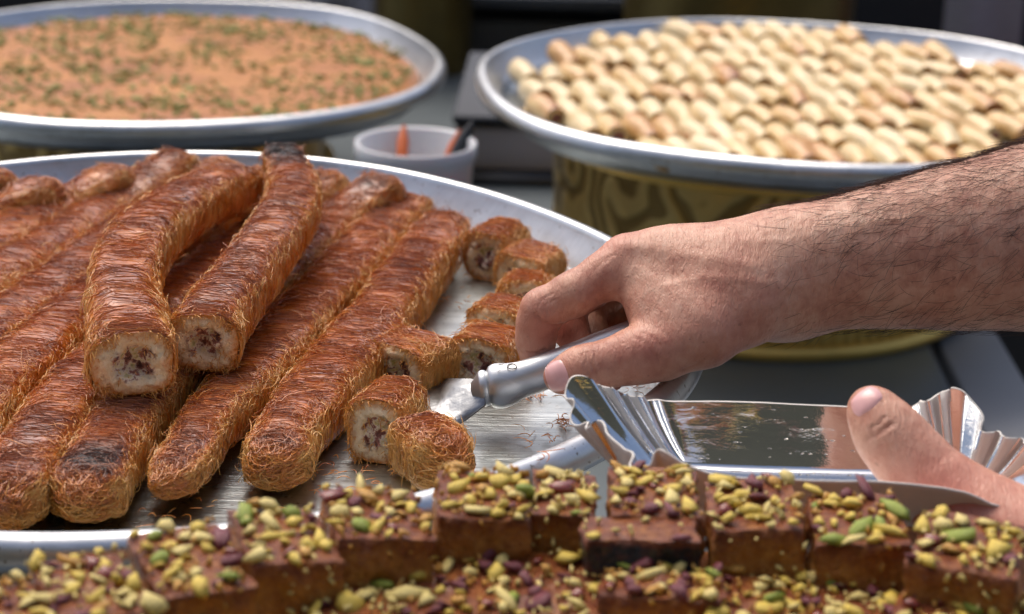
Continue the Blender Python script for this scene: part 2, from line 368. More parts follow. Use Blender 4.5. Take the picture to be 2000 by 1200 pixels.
drum('brass_stand', 'brass drum stand mostly hidden under the tray of long pastry rolls', (-.16, 1.06, ZC), .18, -.038-ZC)
drum('brass_stand', 'brass drum stand in the shadow beneath the tray of flat orange cake', (LC[0]-.02, LC[1], ZC), .2, Z_L-.038-ZC)
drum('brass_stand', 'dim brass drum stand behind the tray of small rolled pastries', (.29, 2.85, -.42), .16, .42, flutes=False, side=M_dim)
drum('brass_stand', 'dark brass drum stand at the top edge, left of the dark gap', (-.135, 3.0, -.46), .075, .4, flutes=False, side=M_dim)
V, Fq = box(.1, 2.95, -.81, 2.2, .5, .76); bevel(ob('table', mesh('table', V, Fq, M_dark, smooth=False), None, label='low dark table behind the counter carrying the far brass stands', category='table'), .006)

# grey weighing scale
sc = thing('weighing_scale', 'blurred grey weighing scale standing between the two rear trays', 'scale', (-.0, 2.47, ZC))
V, Fq = box(.015, .02, .035, .17, .12, .05); bevel(ob('housing', mesh('housing', V, Fq, M_scale2, smooth=False), sc), .004)
V, Fq = box(.015, .03, .063, .175, .13, .006); bevel(ob('trim', mesh('trim', V, Fq, M_black, smooth=False), sc), .002)
V = np.array([[-.075, -.05, .068], [.10, -.05, .068], [.10, .15, .10], [-.06, .15, .10], [-.075, -.05, .076], [.10, -.05, .076], [.10, .15, .108], [-.06, .15, .108]])
bevel(ob('pan', mesh('pan', V, np.array([[3, 2, 1, 0], [4, 5, 6, 7], [0, 1, 5, 4], [1, 2, 6, 5], [2, 3, 7, 6], [3, 0, 4, 7]]), M_scale, smooth=False), sc), .003)
V, Fq = box(0, 0, .005, .20, .14, .01); ob('base', mesh('base', V, Fq, M_black, smooth=False), sc)

# tub with utensils
tb = P(812, 276, -.10)
tub = thing('tub', 'white plastic tub with utensil handles, behind the rim of the roll tray', 'tub', (tb[0], tb[1], ZC))
H = -.10-ZC
V, Fq = revolve([(0, 0, 0), (0, 0, .78), (0, .004, .80), (0, H-.02, .97), (0, H-.012, 1.03), (0, H-.001, 1.03), (0, H, 1.0), (-.002, H-.002, .97), (-.002, .008, .77), (0, .008, 0)], lambda a: np.full_like(a, .053), 64)
ob('body', mesh('body', V, Fq, M_tub), tub)
def stick(name, label, pts, rad, m, ell=1.0):
    c, L = spline(pts, 14); V, Fq = strands(c[None], rad, 8)
    o = ob(name, mesh(name, V, Fq, m), None, label=label, category='utensil'); return o
def tubp(dx, dy, z): return np.array([tb[0]+dx, tb[1]+dy, ZC+z])
stick('utensil', 'utensil with upright orange handle in the white tub', [tubp(-.014, -.02, .01), tubp(-.014, .01, H-.05), tubp(-.013, 0.046, H+.002)], .0055, M_orange)
stick('utensil', 'utensil with slanting orange handle at the right of the white tub', [tubp(-.0, -.02, .01), tubp(.020, .01, H-.05), tubp(.038, .036, H+.002)], .0045, M_orange)
stick('utensil', 'utensil with slanting black handle leaning out of the white tub', [tubp(.0, -.03, .01), tubp(.028, .01, H-.04), tubp(.050, .03, H+.012)], .006, M_black)
# things at the far edge
q = P(720, 20, -.35)
def drape(c, wx, hz, amp, k, m, name, label, cat):
    xs = np.linspace(-wx/2, wx/2, 60); zs = np.linspace(0, hz, 12)
    X, Z = np.meshgrid(xs, zs); Y = amp*np.sin(k*X+.4*np.sin(9*X))*(1-.4*Z/hz)
    V = np.stack([X+c[0], Y+c[1], Z+c[2]], -1).reshape(-1, 3); i = np.arange(720).reshape(12, 60)
    Fq = np.stack([i[:-1, :-1], i[:-1, 1:], i[1:, 1:], i[1:, :-1]], -1).reshape(-1, 4)
    o = ob(name, mesh(name, V, Fq, m), None, label=label, category=cat); s = o.modifiers.new('thickness', 'SOLIDIFY'); s.thickness = .003
    return o
drape((-.26, 3.05, -.43), .2, .35, .012, 90, M_cloth, 'cloth', 'pleated grey cloth hanging at the top edge behind the orange cake', 'cloth')
drape((.66, 3.06, -.43), .11, .3, .008, 70, M_cloth, 'cloth', 'grey cloth hanging behind the far rim of the rolled pastry tray', 'cloth')
V, Fq = box(.77, 2.95, -.28, .045, .05, .2); bevel(ob('box', mesh('box', V, Fq, M_red, smooth=False), None, label='small red box blurred at the top right corner', category='box'), .006)
# ------------------------------------------------------------------ shredded pastry rolls
def superell(th, e=.62):
    c, s = np.cos(th), np.sin(th); return np.sign(c)*np.abs(c)**e, np.sign(s)*np.abs(s)**e
class Roll:
    char = ()
    def __init__(s, pts, hw, hh, cut0=False, cut1=False, seed=0, taper0=1., taper1=1., n=70):
        s.c, s.L = spline(pts, n); s.n = n; s.hw, s.hh, s.cut0, s.cut1, s.seed, s.t0, s.t1 = hw, hh, cut0, cut1, seed, taper0, taper1
        T = nrm(np.gradient(s.c, axis=0)); Sd = nrm(np.cross(T, [0, 0, 1.])); U = np.cross(Sd, T); s.T, s.S, s.U = T, Sd, U
    def at(s, x, th, off=0.):             # x in metres along
        x = np.asarray(x, float); u = np.clip(x/s.L, 0, 1)*(s.n-1)
        g = lambda A: np.stack([np.interp(u, np.arange(s.n), A[:, k]) for k in range(3)], -1)
        c, Sd, U, T = g(s.c), nrm(g(s.S)), nrm(g(s.U)), nrm(g(s.T))
        e = np.ones_like(x); h = s.hh*.95
        if not s.cut0: e = e*np.sqrt(np.clip(1-np.clip((h-x)/h, 0, 1)**2.6, .0, 1))
        if not s.cut1: e = e*np.sqrt(np.clip(1-np.clip((x-(s.L-h))/h, 0, 1)**2.6, .0, 1))
        e = e*(s.t0+(1-s.t0)*sstep(0, .35, x/s.L))*(s.t1+(1-s.t1)*sstep(0, .35, 1-x/s.L))
        q = np.stack([x*28, np.cos(th)*1.2, np.sin(th)*1.2], -1)+s.seed*7.3
        m = 1+.17*fbm(q, s.seed)+.05*fbm(q*3.1, s.seed+5)
        ce, se = superell(th); of = np.asarray(off)
        return c+Sd*((s.hw*e*m+of)*ce)[..., None]+U*((s.hh*e*m+of)*se)[..., None]
    def bake(s, x, th, seed=0):
        up = np.sin(th); q = np.stack([x*35, np.cos(th)*1.5, np.sin(th)*1.5], -1)+s.seed*3.1
        b_ = .13+.42*sstep(.40, .95, up)+.26*fbm(q, 50+s.seed)
        b_ = b_+.18*sstep(.45, .75, fbm(q*.8+9, 80+s.seed))*sstep(.5, .9, up)
        for xe, am in s.char: b_ = b_+am*sstep(.028, .008, np.abs(x-xe*s.L))*sstep(.2, .8, up)
        return np.clip(b_, 0, 1)
def build_roll(pts, label, seed, hw=.0186, hh=.0148, cut0=False, cut1=False, n_str=3000, taper0=1., taper1=1., group='long shredded pastry rolls lying in the tray', name='pastry_roll', cat='pastry', dark=0., char=(), vis=(-.35, math.pi+.35), rough=1.):
    rs = np.random.RandomState(100+seed)
    r = Roll(pts, hw, hh, cut0, cut1, seed, taper0, taper1); r.char = char
    t = thing(name, label, cat, (0, 0, 0), group)
    org = r.c[len(r.c)//2].copy(); org[2] -= hh; t.location = tuple(org)
    nx, na = max(24, int(r.L/.0035)), 40
    X, A = np.meshgrid(np.linspace(0, r.L, nx), np.linspace(0, 2*np.pi, na, endpoint=False), indexing='ij')
    V = r.at(X, A, -.0004).reshape(-1, 3)-org; bk = np.clip(r.bake(X, A)+dark, 0, 1).ravel()
    i = np.arange(nx*na).reshape(nx, na); a = i[:-1]; b = i[1:]
    Fq = np.stack([a, np.roll(a, -1, 1), np.roll(b, -1, 1), b], -1).reshape(-1, 4)
    ob('pastry_body', mesh('pastry_body', V, Fq, M_kun, {'bake': bk}), t)
    # strands
    N = int(n_str*r.L/.3); K = 7
    x0 = rs.uniform(0, r.L, N); ne = N//14; x0[:ne] = rs.uniform(0, hh*.9, ne); x0[ne:2*ne] = r.L-rs.uniform(0, hh*.9, ne); th0 = rs.uniform(vis[0], vis[1], N)
    ln = rs.uniform(.006, .022, N)
    co_ = fbm(np.stack([x0*40, th0*1.3, np.full(N, seed*5.)], -1), 9)*1.1+rs.normal(0, .28, N)      # slant, coherent in patches
    sh = rs.rand(N) < .10*rough                                       # golden tangles along the two shoulders
    th0 = np.where(sh, np.where(rs.rand(N) < .5, .55, math.pi-.55)+rs.normal(0, .30, N), th0); co_ = np.where(sh, rs.normal(0, 1.2, N), co_*1.0+rs.normal(0, .25, N)+(rs.rand(N) < .08)*rs.normal(0, 1.0, N))
    chaos = 1+(0 if cut0 else 1.5)*np.exp(-x0/.03)+(0 if cut1 else 1.5)*np.exp(-(r.L-x0)/.03); co_ = co_*chaos
    k = np.linspace(-.5, .5, K)[None]
    bend = (rs.normal(0, .50, N)*chaos*np.where(sh, 3., 1.))[:, None]
    ang = co_[:, None]+bend*k*2
    st = ln[:, None]*k
    th = th0[:, None]+st*np.cos(ang)/((hw+hh)/2)
    xx = x0[:, None]+st*np.sin(ang)+.0006*np.sin(k*9+rs.uniform(0, 6, N)[:, None])
    off = .0001+rs.uniform(0, .0009, N)[:, None]*np.ones((1, K))*rough
    loose = rs.uniform(0, 1, N) < .075*rough
    lift = rs.uniform(.0006, .0046, N)[:, None]*np.clip(k+.5, 0, 1)**2*loose[:, None]
    off = off+lift
    pth = r.at(np.clip(xx, .0004, r.L-.0004), th, off)
    if cut0: pth += (-r.T[0])*np.clip(-xx, 0, .004)[..., None]
    if cut1: pth += (r.T[-1])*np.clip(xx-r.L, 0, .004)[..., None]
    off = off+np.where(sh, rs.uniform(.0000, .0013, N), 0)[:, None]
    pth = r.at(np.clip(xx, .0004, r.L-.0004), th, off)
    bkk = np.clip(r.bake(x0, th0)+dark+rs.normal(0, .08, N)-.12*loose-.16*sh-.05, 0, 1)
    rad = rs.uniform(.00016, .00028, N)[:, None]
    ends = []
    for cut, xe, sg in ((cut0, 0., -1), (cut1, r.L, 1)):               # curly tangle covering each rounded end
        if cut: continue
        n3 = 520; Tn = r.T[0 if sg < 0 else -1]*sg; cc = r.c[0 if sg < 0 else -1]; Sd, U = r.S[0 if sg < 0 else -1], r.U[0 if sg < 0 else -1]; tp = r.t0 if sg < 0 else r.t1
        qr = np.sqrt(rs.uniform(0, 1, n3)); qa = rs.uniform(0, 2*np.pi, n3); da = rs.normal(0, 1., n3)[:, None]; kk = np.linspace(-.5, .5, K)[None]; l3 = rs.uniform(.012, .034, n3)[:, None]
        uu = (qr*np.cos(qa))[:, None]*hw*tp; ww = (qr*np.sin(qa))[:, None]*hh*tp
        u2 = uu+np.cos(da+kk*2.4)*l3*kk; w2 = ww+np.sin(da+kk*2.4)*l3*kk*.6
        rr2 = np.sqrt((u2/(hw*tp))**2+(w2/(hh*tp))**2); sc_ = np.where(rr2 > .98, .98/np.maximum(rr2, 1e-6), 1); u2 = u2*sc_; w2 = w2*sc_; dome = -hh*.95*(1-np.sqrt(np.clip(1-np.minimum(rr2, .97)**2.2, 0, 1)))
        pp = cc+u2[..., None]*Sd+w2[..., None]*U+(dome+.0006+(rs.uniform(0, 1, n3)**3*.0045)[:, None]-np.clip(rr2-1, 0, .8)*.014)[..., None]*Tn
        pth = np.concatenate([pth, pp]); bkk = np.r_[bkk, np.clip(.26+dark+.2*np.sin(qa)+rs.normal(0, .1, n3), 0, 1)]; rad = np.r_[rad, rs.uniform(.0002, .00032, n3)[:, None]]
    V, Fq = strands(pth-org, rad)
    ob('pastry_threads', mesh('pastry_threads', V, Fq, M_kun, {'bake': np.repeat(bkk, K*3)}), t, kind='stuff')
    for cut, xe, sg in ((cut0, 0., -1), (cut1, r.L, 1)):
        if not cut: continue
        rr = np.linspace(0, 1, 12); aa = np.linspace(0, 2*np.pi, 48, endpoint=False)
        RR, AA = np.meshgrid(rr, aa, indexing='ij'); e = r.at(np.full(48, xe), aa); c = r.c[0 if sg < 0 else -1]; Tn = r.T[0 if sg < 0 else -1]*sg
        V = c+(e[None]-c)*(RR*(.97+.05*fbm(e*420, seed)[None]))[..., None]
        nn = fbm(V*300, seed, 4)*.0048+.0008-sstep(.66, .25, RR)*.0075*np.clip(.55+fbm(V*120, seed+3)*1.2, 0, 2)+.0025*fbm(V*80, seed+8)
        V = V+Tn*nn[..., None]*(1-RR**6)[..., None]
        i = np.arange(12*48).reshape(12, 48); a = i[:-1]; b = i[1:]
        Fq = np.stack([a, np.roll(a, -1, 1), np.roll(b, -1, 1), b], -1).reshape(-1, 4)
        ob('filling', mesh('filling', V.reshape(-1, 3)-org, Fq, M_fill, {'rad': RR.ravel()}), t)
        # frayed short threads round the cut
        N2 = 420; a2 = rs.uniform(0, 2*np.pi, N2); f2 = np.where(rs.rand(N2) < .6, rs.uniform(.86, 1.03, N2), np.sqrt(rs.uniform(.1, 1., N2)))
        p0 = c+(r.at(np.full(N2, xe), a2)-c)*f2[:, None]; d2 = nrm(Tn[None]*rs.uniform(0, .5, N2)[:, None]+rs.normal(0, .6, (N2, 3))); l2 = rs.uniform(.001, .0035, N2)*np.where(f2 > .86, 1.3, 1)
        kk = np.linspace(0, 1, 4)[None, :, None]
        pp = p0[:, None]+d2[:, None]*l2[:, None, None]*kk+np.array([0, 0, -1.])*(kk**2)*l2[:, None, None]*.4
        V, Fq = strands(pp-org, rs.uniform(.0002, .0003, N2)[:, None])
        ob('cut_threads', mesh('cut_threads', V, Fq, M_kun, {'bake': np.repeat(np.clip(rs.normal(.02, .08, N2), 0, 1), 12)}), t, kind='stuff')
    return t
zc = FLZ+.0145
def PL(l, z=zc): return [P(a, b, z if np.isscalar(z) else z[i]) for i, (a, b) in enumerate(l)]
TN = dict(taper0=.88, taper1=.90)
ROLLS = [
 ([(532, 922), (558, 865), (610, 797), (655, 742), (734, 644), (795, 560), (838, 500), (872, 446)], 'rightmost long pastry roll, next to the cut pieces', {}),
 ([(325, 950), (368, 897), (402, 836), (455, 785), (520, 715), (600, 625), (682, 535), (740, 470), (805, 410)], 'long pastry roll with pointed near end, left of the rightmost roll', dict(taper0=.62)),
 ([(162, 985), (190, 930), (225, 878), (255, 829), (300, 770), (380, 700), (470, 612), (560, 530), (640, 462), (705, 408), (768, 368)], 'long pastry roll with blunt charred near end above the tray rim', dict(dark=.03, char=((.05, .35),))),
 ([(5, 1000), (50, 925), (100, 855), (165, 772), (250, 690), (350, 600), (450, 520), (540, 450), (605, 400), (655, 358)], 'long pastry roll starting at the bottom left corner of the tray', {}),
 ([(-80, 870), (-20, 795), (50, 728), (120, 660), (200, 590), (290, 515), (400, 440), (500, 382), (545, 352)], 'long pastry roll passing underneath both stacked rolls', {}),
 ([(-80, 745), (0, 660), (70, 608), (145, 552), (235, 482), (330, 412), (410, 365), (465, 340)], 'long pastry roll whose far end touches the bent roll on top', {}),
 ([(-80, 630), (-20, 575), (50, 530), (130, 478), (215, 425), (295, 372), (360, 322)], 'long pastry roll with raised fuzzy far end against the back rim', {}),
 ([(-80, 550), (-10, 500), (60, 455), (130, 415), (195, 380), (252, 348)], 'long pastry roll third from the back left of the tray', {}),
 ([(-90, 480), (-20, 440), (50, 405), (112, 374)], 'pastry roll with only its far half in the picture, second from the back left', {}),
 ([(-120, 430), (-50, 390), (20, 356)], 'rearmost pastry roll peeping in at the left edge', {}),
]
for k, (l, lab, kw) in enumerate(ROLLS):
    z = np.full(len(l), zc)
    if k >= 2: z[-1] = zc+.017; z[-2] = zc+.009
    build_roll(PL(l, z), lab, k, **{**TN, **(dict(rough=1.8) if k > 3 else dict(rough=1.15)), **kw})
zs = [.013, .016, .019, .021, .020, .016, .010]
build_roll(PL([(262, 712), (246, 640), (243, 565), (268, 492), (322, 432), (392, 392), (475, 362)], zs), 'bent pastry roll laid on top with its pale cut end facing the viewer', 20, hw=.0182, hh=.0150, cut0=True, taper0=1.14, vis=(-1.2, math.pi+1.2), n_str=2900, group='two pastry rolls laid on top of the others')
zs = [.010, .014, .018, .020, .021, .022, .024]
build_roll(PL([(400, 672), (438, 600), (495, 528), (545, 460), (572, 400), (568, 350), (543, 305)], zs), 'dark pastry roll laid on top curving up to the back rim', 21, hw=.0162, hh=.0145, cut0=True, taper0=1.08, taper1=.72, vis=(-1.2, math.pi+1.2), n_str=2900, dark=.05, char=((.97, .6), (.88, .25)), group='two pastry rolls laid on top of the others')
def piece(px, py, yaw, L, label, seed, hw=.0205, hh=.0155, z=None, pitch=0., **kw):
    c = P(px, py, (FLZ+hh*.95) if z is None else z); a = math.radians(yaw); d = np.array([math.cos(a)*math.cos(pitch), math.sin(a)*math.cos(pitch), math.sin(pitch)])
    kw.setdefault('cut0', True); kw.setdefault('cut1', True); kw.setdefault('n_str', 4200); kw.setdefault('dark', -.14)
    return build_roll([c-d*L/2, c, c+d*L/2], label, seed, hw=hw, hh=hh, group='short cut pieces of shredded pastry', name='pastry_piece', **kw)
# first end of each piece faces the viewer
piece(970, 488, 65, .034, 'farthest cut pastry piece, brown topped, near the back of the tray', 31, hw=.0150, hh=.0160)
piece(1036, 528, 60, .030, 'cut pastry piece with white filling showing, behind the knuckles', 32, hw=.0170, hh=.0135)
piece(1030, 580, 85, .022, 'cut pastry piece half hidden by the curled index finger', 33, hw=.0155, hh=.0130)
piece(978, 632, 70, .024, 'cut pastry piece just left of the index finger', 34, hw=.0165, hh=.0130)
piece(955, 697, 68, .028, 'cut pastry piece with white filling touching the spatula ferrule', 35, hw=.0175, hh=.0145)
piece(803, 710, 55, .030, 'cut pastry piece with purple and white filling above the spatula blade', 36, hw=.0200, hh=.0145)
piece(756, 822, 76, .036, 'cut pastry piece with creamy cut face left of the spatula blade', 37, hw=.0155, hh=.0170)
piece(850, 892, 118, .036, 'cut pastry piece behind the nut cakes, below the spatula blade', 38, hw=.0160, hh=.0155, cut0=False)
# loose shreds on the tray floor and rim
def shreds(cx, cy, n, spread, ln, label, seed, z=None):
    rs = np.random.RandomState(seed); c = P(cx, cy, FLZ+.001 if z is None else z)
    p0 = c+np.stack([rs.normal(0, spread, n), rs.normal(0, spread*1.3, n), np.abs(rs.normal(0, .0012, n))], -1)
    a = rs.normal(rs.uniform(0, 3), .6, n); l = rs.uniform(.4, 1, n)*ln; k = np.linspace(0, 1, 6)[None]
    an = a[:, None]+rs.normal(0, 1.0, n)[:, None]*k
    pp = p0[:, None]+np.stack([np.cos(an)*l[:, None]*k, np.sin(an)*l[:, None]*k, .002*np.sin(k*3)*rs.uniform(0, 1, n)[:, None]], -1)
    V, Fq = strands(pp-c, rs.uniform(.0002, .00035, n)[:, None])
    ob('pastry_shreds', mesh('pastry_shreds', V, Fq, M_kun, {'bake': np.repeat(rs.uniform(.1, .45, n), 18)}), None, c, kind='stuff', label=label, category='crumbs')
shreds(1045, 778, 22, .0028, .009, 'small tuft of loose pastry shreds under the spatula handle', 1)
shreds(1100, 832, 26, .0030, .010, 'small tuft of loose pastry shreds on bare tray floor left of the foil', 2)
shreds(1030, 855, 6, .004, .011, 'few thin pastry shreds on the tray floor above the front rim', 3)
shreds(1080, 860, 5, .002, .006, 'tiny pastry crumb near the front rim of the roll tray', 4)
shreds(968, 422, 50, .005, .012, 'brown tangle of pastry shreds behind the farthest cut piece', 5)
shreds(1020, 450, 36, .006, .012, 'scattered shreds on the pale tray wall behind the cut pieces', 6)
shreds(1110, 497, 40, .003, .014, 'twisted brown strip of shreds right of the cut pieces', 7, z=FLZ+.004)
shreds(1240, 745, 40, .005, .010, 'pastry shreds on the tray floor under the wrist', 8)
shreds(910, 785, 16, .004, .006, 'fine crumbs stuck on the spatula blade', 9, z=FLZ+.006)
shreds(870, 375, 20, .006, .012, 'faint shreds on the back wall of the roll tray', 10)
shreds(1050, 884, 3, .001, .016, 'single orange shred lying on the front rim of the roll tray', 11, z=.001)
shreds(330, 1008, 14, .012, .009, 'stray shreds on the dark tray floor between two roll ends', 13)
shreds(700, 945, 16, .010, .007, 'crumbs of shredded pastry in front of the creamy cut piece', 14)
shreds(1180, 800, 10, .012, .008, 'sparse shreds on the bare tray floor under the thumb', 15)
shreds(900, 590, 14, .012, .008, 'shreds in syrup between the rightmost roll and the cut pieces', 16)
shreds(600, 925, 30, .010, .008, 'shreds in the syrup beside the near end of the rightmost roll', 12)

# ------------------------------------------------------------------ small rolled pastries in the right tray
def finger_mesh(k):
    rs = np.random.RandomState(300+k); L, r = .052, .0126
    nx, na = 14, 22; X, A = np.meshgrid(np.linspace(0, 1, nx), np.linspace(0, 2*np.pi, na, endpoint=False), indexing='ij')
    e = np.sqrt(np.clip(1-np.clip((.16-X)/.16, 0, 1)**2.4, .02, 1))*(1-.20*sstep(.5, 1, X))
    q = np.stack([X*2.5, np.cos(A), np.sin(A)], -1)*1.3+k*4
    rad = r*e*(1+.10*fbm(q, k)+.03*np.cos(A*1+X*9))
    V = np.stack([np.cos(A)*rad, (X-.5)*-L, np.sin(A)*rad*.95], -1)   # end at -Y faces the viewer
    bk = np.clip(.05+.25*sstep(.3, 1., np.sin(A))*(rs.rand() > .6)+.28*sstep(.85, 1, X)+.25*fbm(q*1.2, k+9)+.2*sstep(.1, 1, -np.sin(A)), 0, 1)
    i = np.arange(nx*na).reshape(nx, na); a = i[:-1]; b = i[1:]
    Fq = np.stack([a, b, np.roll(b, -1, 1), np.roll(a, -1, 1)], -1).reshape(-1, 4)
    body = mesh('phyllo', V.reshape(-1, 3), Fq, M_phyllo, {'bake': bk.ravel()})
    # end face: rolled phyllo rings round a nut core
    rr = np.linspace(0, 1, 8); RR, AA = np.meshgrid(rr, np.linspace(0, 2*np.pi, na, endpoint=False), indexing='ij')
    edge = V[-1]; cc = edge.mean(0); W = cc+(edge[None]-cc)*RR[..., None]
    W[..., 1] += -.0012+.0010*np.sin(RR*16+AA)-.004*(1-RR)*(rs.rand()-.3)
    i = np.arange(8*na).reshape(8, na); a = i[:-1]; b = i[1:]
    F2 = np.stack([a, b, np.roll(b, -1, 1), np.roll(a, -1, 1)], -1).reshape(-1, 4)
    core = rs.uniform(.28, .55); mi = (np.repeat(rr[:-1], na) < core).astype(int)
    end = mesh('filled_end', W.reshape(-1, 3), F2, [M_phyllo, M_meat], {'bake': np.full(8*na, .35)}, mi=mi)
    return body, end
FM = [finger_mesh(k) for k in range(8)]
ZF = Z_R-.032
cnt = 0
ORD = ['first', 'second', 'third', 'fourth', 'fifth', 'sixth', 'seventh', 'eighth', 'ninth', 'tenth', 'eleventh', 'twelfth', 'thirteenth', 'fourteenth', 'fifteenth', 'sixteenth', 'seventeenth', 'eighteenth', 'nineteenth', 'twentieth', 'twenty-first', 'twenty-second', 'twenty-third', 'twenty-fourth']
rs = np.random.RandomState(5)
ys = [RC[1]-.226+row*.0685 for row in range(8)]
for row, y in enumerate(ys):
    j_ = 0
    for c_ in range(-12, 14):
        x = RC[0]+(c_+.5*(row % 2))*.0252-.02+row*.003
        dx, dy = x-RC[0], y-RC[1]
        if math.hypot(dx*1.0, dy) > .270: continue
        if dx > .15 and dy < -.13: continue
        k = rs.randint(8)
        lab = '%s small rolled pastry from the left in the %s row from the front' % (ORD[j_], ORD[row]); j_ += 1
        t = thing('rolled_pastry', lab, 'pastry', (x+rs.normal(0, .0012), y+rs.normal(0, .004)-.03*dx, ZF+.0135+.004*float(sstep(-.1, .25, dy))+rs.uniform(0, .005)), 'small rolled pastries filling the right rear tray')
        t.rotation_euler = (math.radians(rs.normal(3, 4)), rs.normal(0, .3), math.radians(rs.normal(19, 7)))
        s_ = rs.uniform(.90, 1.08); t.scale = (s_, s_, s_)
        ob('phyllo', FM[k][0], t); ob('filled_end', FM[k][1], t); cnt += 1
# triangular pastries along the front rim
def tri(px, py, yaw, label, s=.030):
    c = P(px, py, ZF+.012); V = []
    n = 9
    for (u, v) in [(i/(n-1), j/(n-1)) for i in range(n) for j in range(n)]:
        a = u*(1-v); b = u*v; V.append((a, b))
    V = np.array(V); x = (V[:, 0]-.33)*s*1.8+V[:, 1]*s*-.4; y = (V[:, 1]-.33)*s*1.8
    d = np.minimum(np.minimum(V[:, 0], V[:, 1]), 1-V.sum(1)); h = .013*np.sqrt(np.clip(d*3, 0, 1))
    ca, sa = math.cos(math.radians(yaw)), math.sin(math.radians(yaw))
    W = np.stack([x*ca-y*sa, x*sa+y*ca, h], 1); W2 = W.copy(); W2[:, 2] = -.012; A = np.vstack([W, W2]); i = np.arange(n*n).reshape(n, n)
    Fq = np.stack([i[:-1, :-1], i[:-1, 1:], i[1:, 1:], i[1:, :-1]], -1).reshape(-1, 4)
    rim = list(i[-1, :]); side = [[rim[k], rim[k+1], rim[k+1]+n*n, rim[k]+n*n] for k in range(n-1)]
    e1 = list(i[:, 0]); e2 = list(i[:, -1]); side += [[e1[k+1], e1[k], e1[k]+n*n, e1[k+1]+n*n] for k in range(n-1)]+[[e2[k], e2[k+1], e2[k+1]+n*n, e2[k]+n*n] for k in range(n-1)]
    Fq = np.vstack([Fq, np.array(side)])
    ob('folded_pastry', mesh('folded_pastry', A, Fq, M_phyllo, {'bake': np.full(len(A), .28)}), None, c, label=label, category='pastry', group='folded triangular pastries along the front rim')
tri(1270, 262, 20, 'leftmost folded triangular pastry at the front rim of the rear tray')
tri(1375, 272, -15, 'second folded triangular pastry from the left at the front rim')
tri(1462, 281, 35, 'third folded triangular pastry from the left at the front rim')
tri(1560, 290, 0, 'rightmost folded triangular pastry at the front rim of the rear tray')
tri(1100, 224, 30, 'lone folded triangular pastry near the left rim of the rear tray')

# ------------------------------------------------------------------ flat orange cake with chopped pistachio
n = 120; th = np.linspace(0, 2*np.pi, n, endpoint=False); Rk = lrf(th)-.030; rad = np.r_[0, np.linspace(.08, 1, 16)]
V = []
for q in rad: V.append(np.stack([Rk*q*np.cos(th), Rk*q*np.sin(th), np.full(n, .0)], 1))
V = np.array(V); V[..., 2] = -.012+fbm(V*40, 3)*.0016-(.006*(np.clip(rad-.94, 0, 1)/.06)**2)[:, None]
V = np.vstack([V.reshape(-1, 3), np.stack([Rk*1.0*np.cos(th), Rk*1.0*np.sin(th), np.full(n, -.033)], 1)])
i = np.arange(18*n).reshape(18, n); a = i[:-1]; b = i[1:]
Fq = np.stack([a, b, np.roll(b, -1, 1), np.roll(a, -1, 1)], -1).reshape(-1, 4)
kc = thing('flat_cake', 'large flat orange cake sprinkled with chopped pistachio in the top left tray', 'cake', LC)
ob('cake', mesh('cake', V, Fq, M_kcake), kc)
def nutmesh(seed, elong=1.5):
    rs = np.random.RandomState(seed); t = (1+5**.5)/2
    V = nrm(np.array([[-1, t, 0], [1, t, 0], [-1, -t, 0], [1, -t, 0], [0, -1, t], [0, 1, t], [0, -1, -t], [0, 1, -t], [t, 0, -1], [t, 0, 1], [-t, 0, -1], [-t, 0, 1]]))
    V = V*(1+rs.uniform(-.50, .42, 12))[:, None]*np.array([elong, 1, .62])*.5
    Fq = np.array([[0, 11, 5], [0, 5, 1], [0, 1, 7], [0, 7, 10], [0, 10, 11], [1, 5, 9], [5, 11, 4], [11, 10, 2], [10, 7, 6], [7, 1, 8], [3, 9, 4], [3, 4, 2], [3, 2, 6], [3, 6, 8], [3, 8, 9], [4, 9, 5], [2, 4, 11], [6, 2, 10], [8, 6, 7], [9, 8, 1]])
    return V, Fq
NB = [nutmesh(k, [1.2, 1.5, 1.9, 1.0, 1.4, 2.1][k % 6]) for k in range(12)]
def rotm(a, b, c):
    ca, sa, cb, sb, cc, sc_ = math.cos(a), math.sin(a), math.cos(b), math.sin(b), math.cos(c), math.sin(c)
    return np.array([[cc, -sc_, 0], [sc_, cc, 0], [0, 0, 1]])@np.array([[cb, 0, sb], [0, 1, 0], [-sb, 0, cb]])@np.array([[1, 0, 0], [0, ca, -sa], [0, sa, ca]])
rs = np.random.RandomState(11); parts = []
for k in range(2600):
    a = rs.uniform(0, 6.283); q = .275*math.sqrt(rs.rand())*.985; x, y = q*math.cos(a), q*math.sin(a)
    if noise(np.array([x*22, y*22, 0.]), 4) < rs.uniform(-.8, .5): continue
    V, Fq = NB[rs.randint(12)]; parts.append((V@rotm(rs.normal(0, .3), rs.normal(0, .3), rs.uniform(0, 6)).T*rs.uniform(.0025, .008)+np.array([x, y, -.0108]), Fq))
V, Fq = join(parts); ob('chopped_pistachio', mesh('chopped_pistachio', V, Fq, M_crumb, smooth=False), kc, kind='stuff')

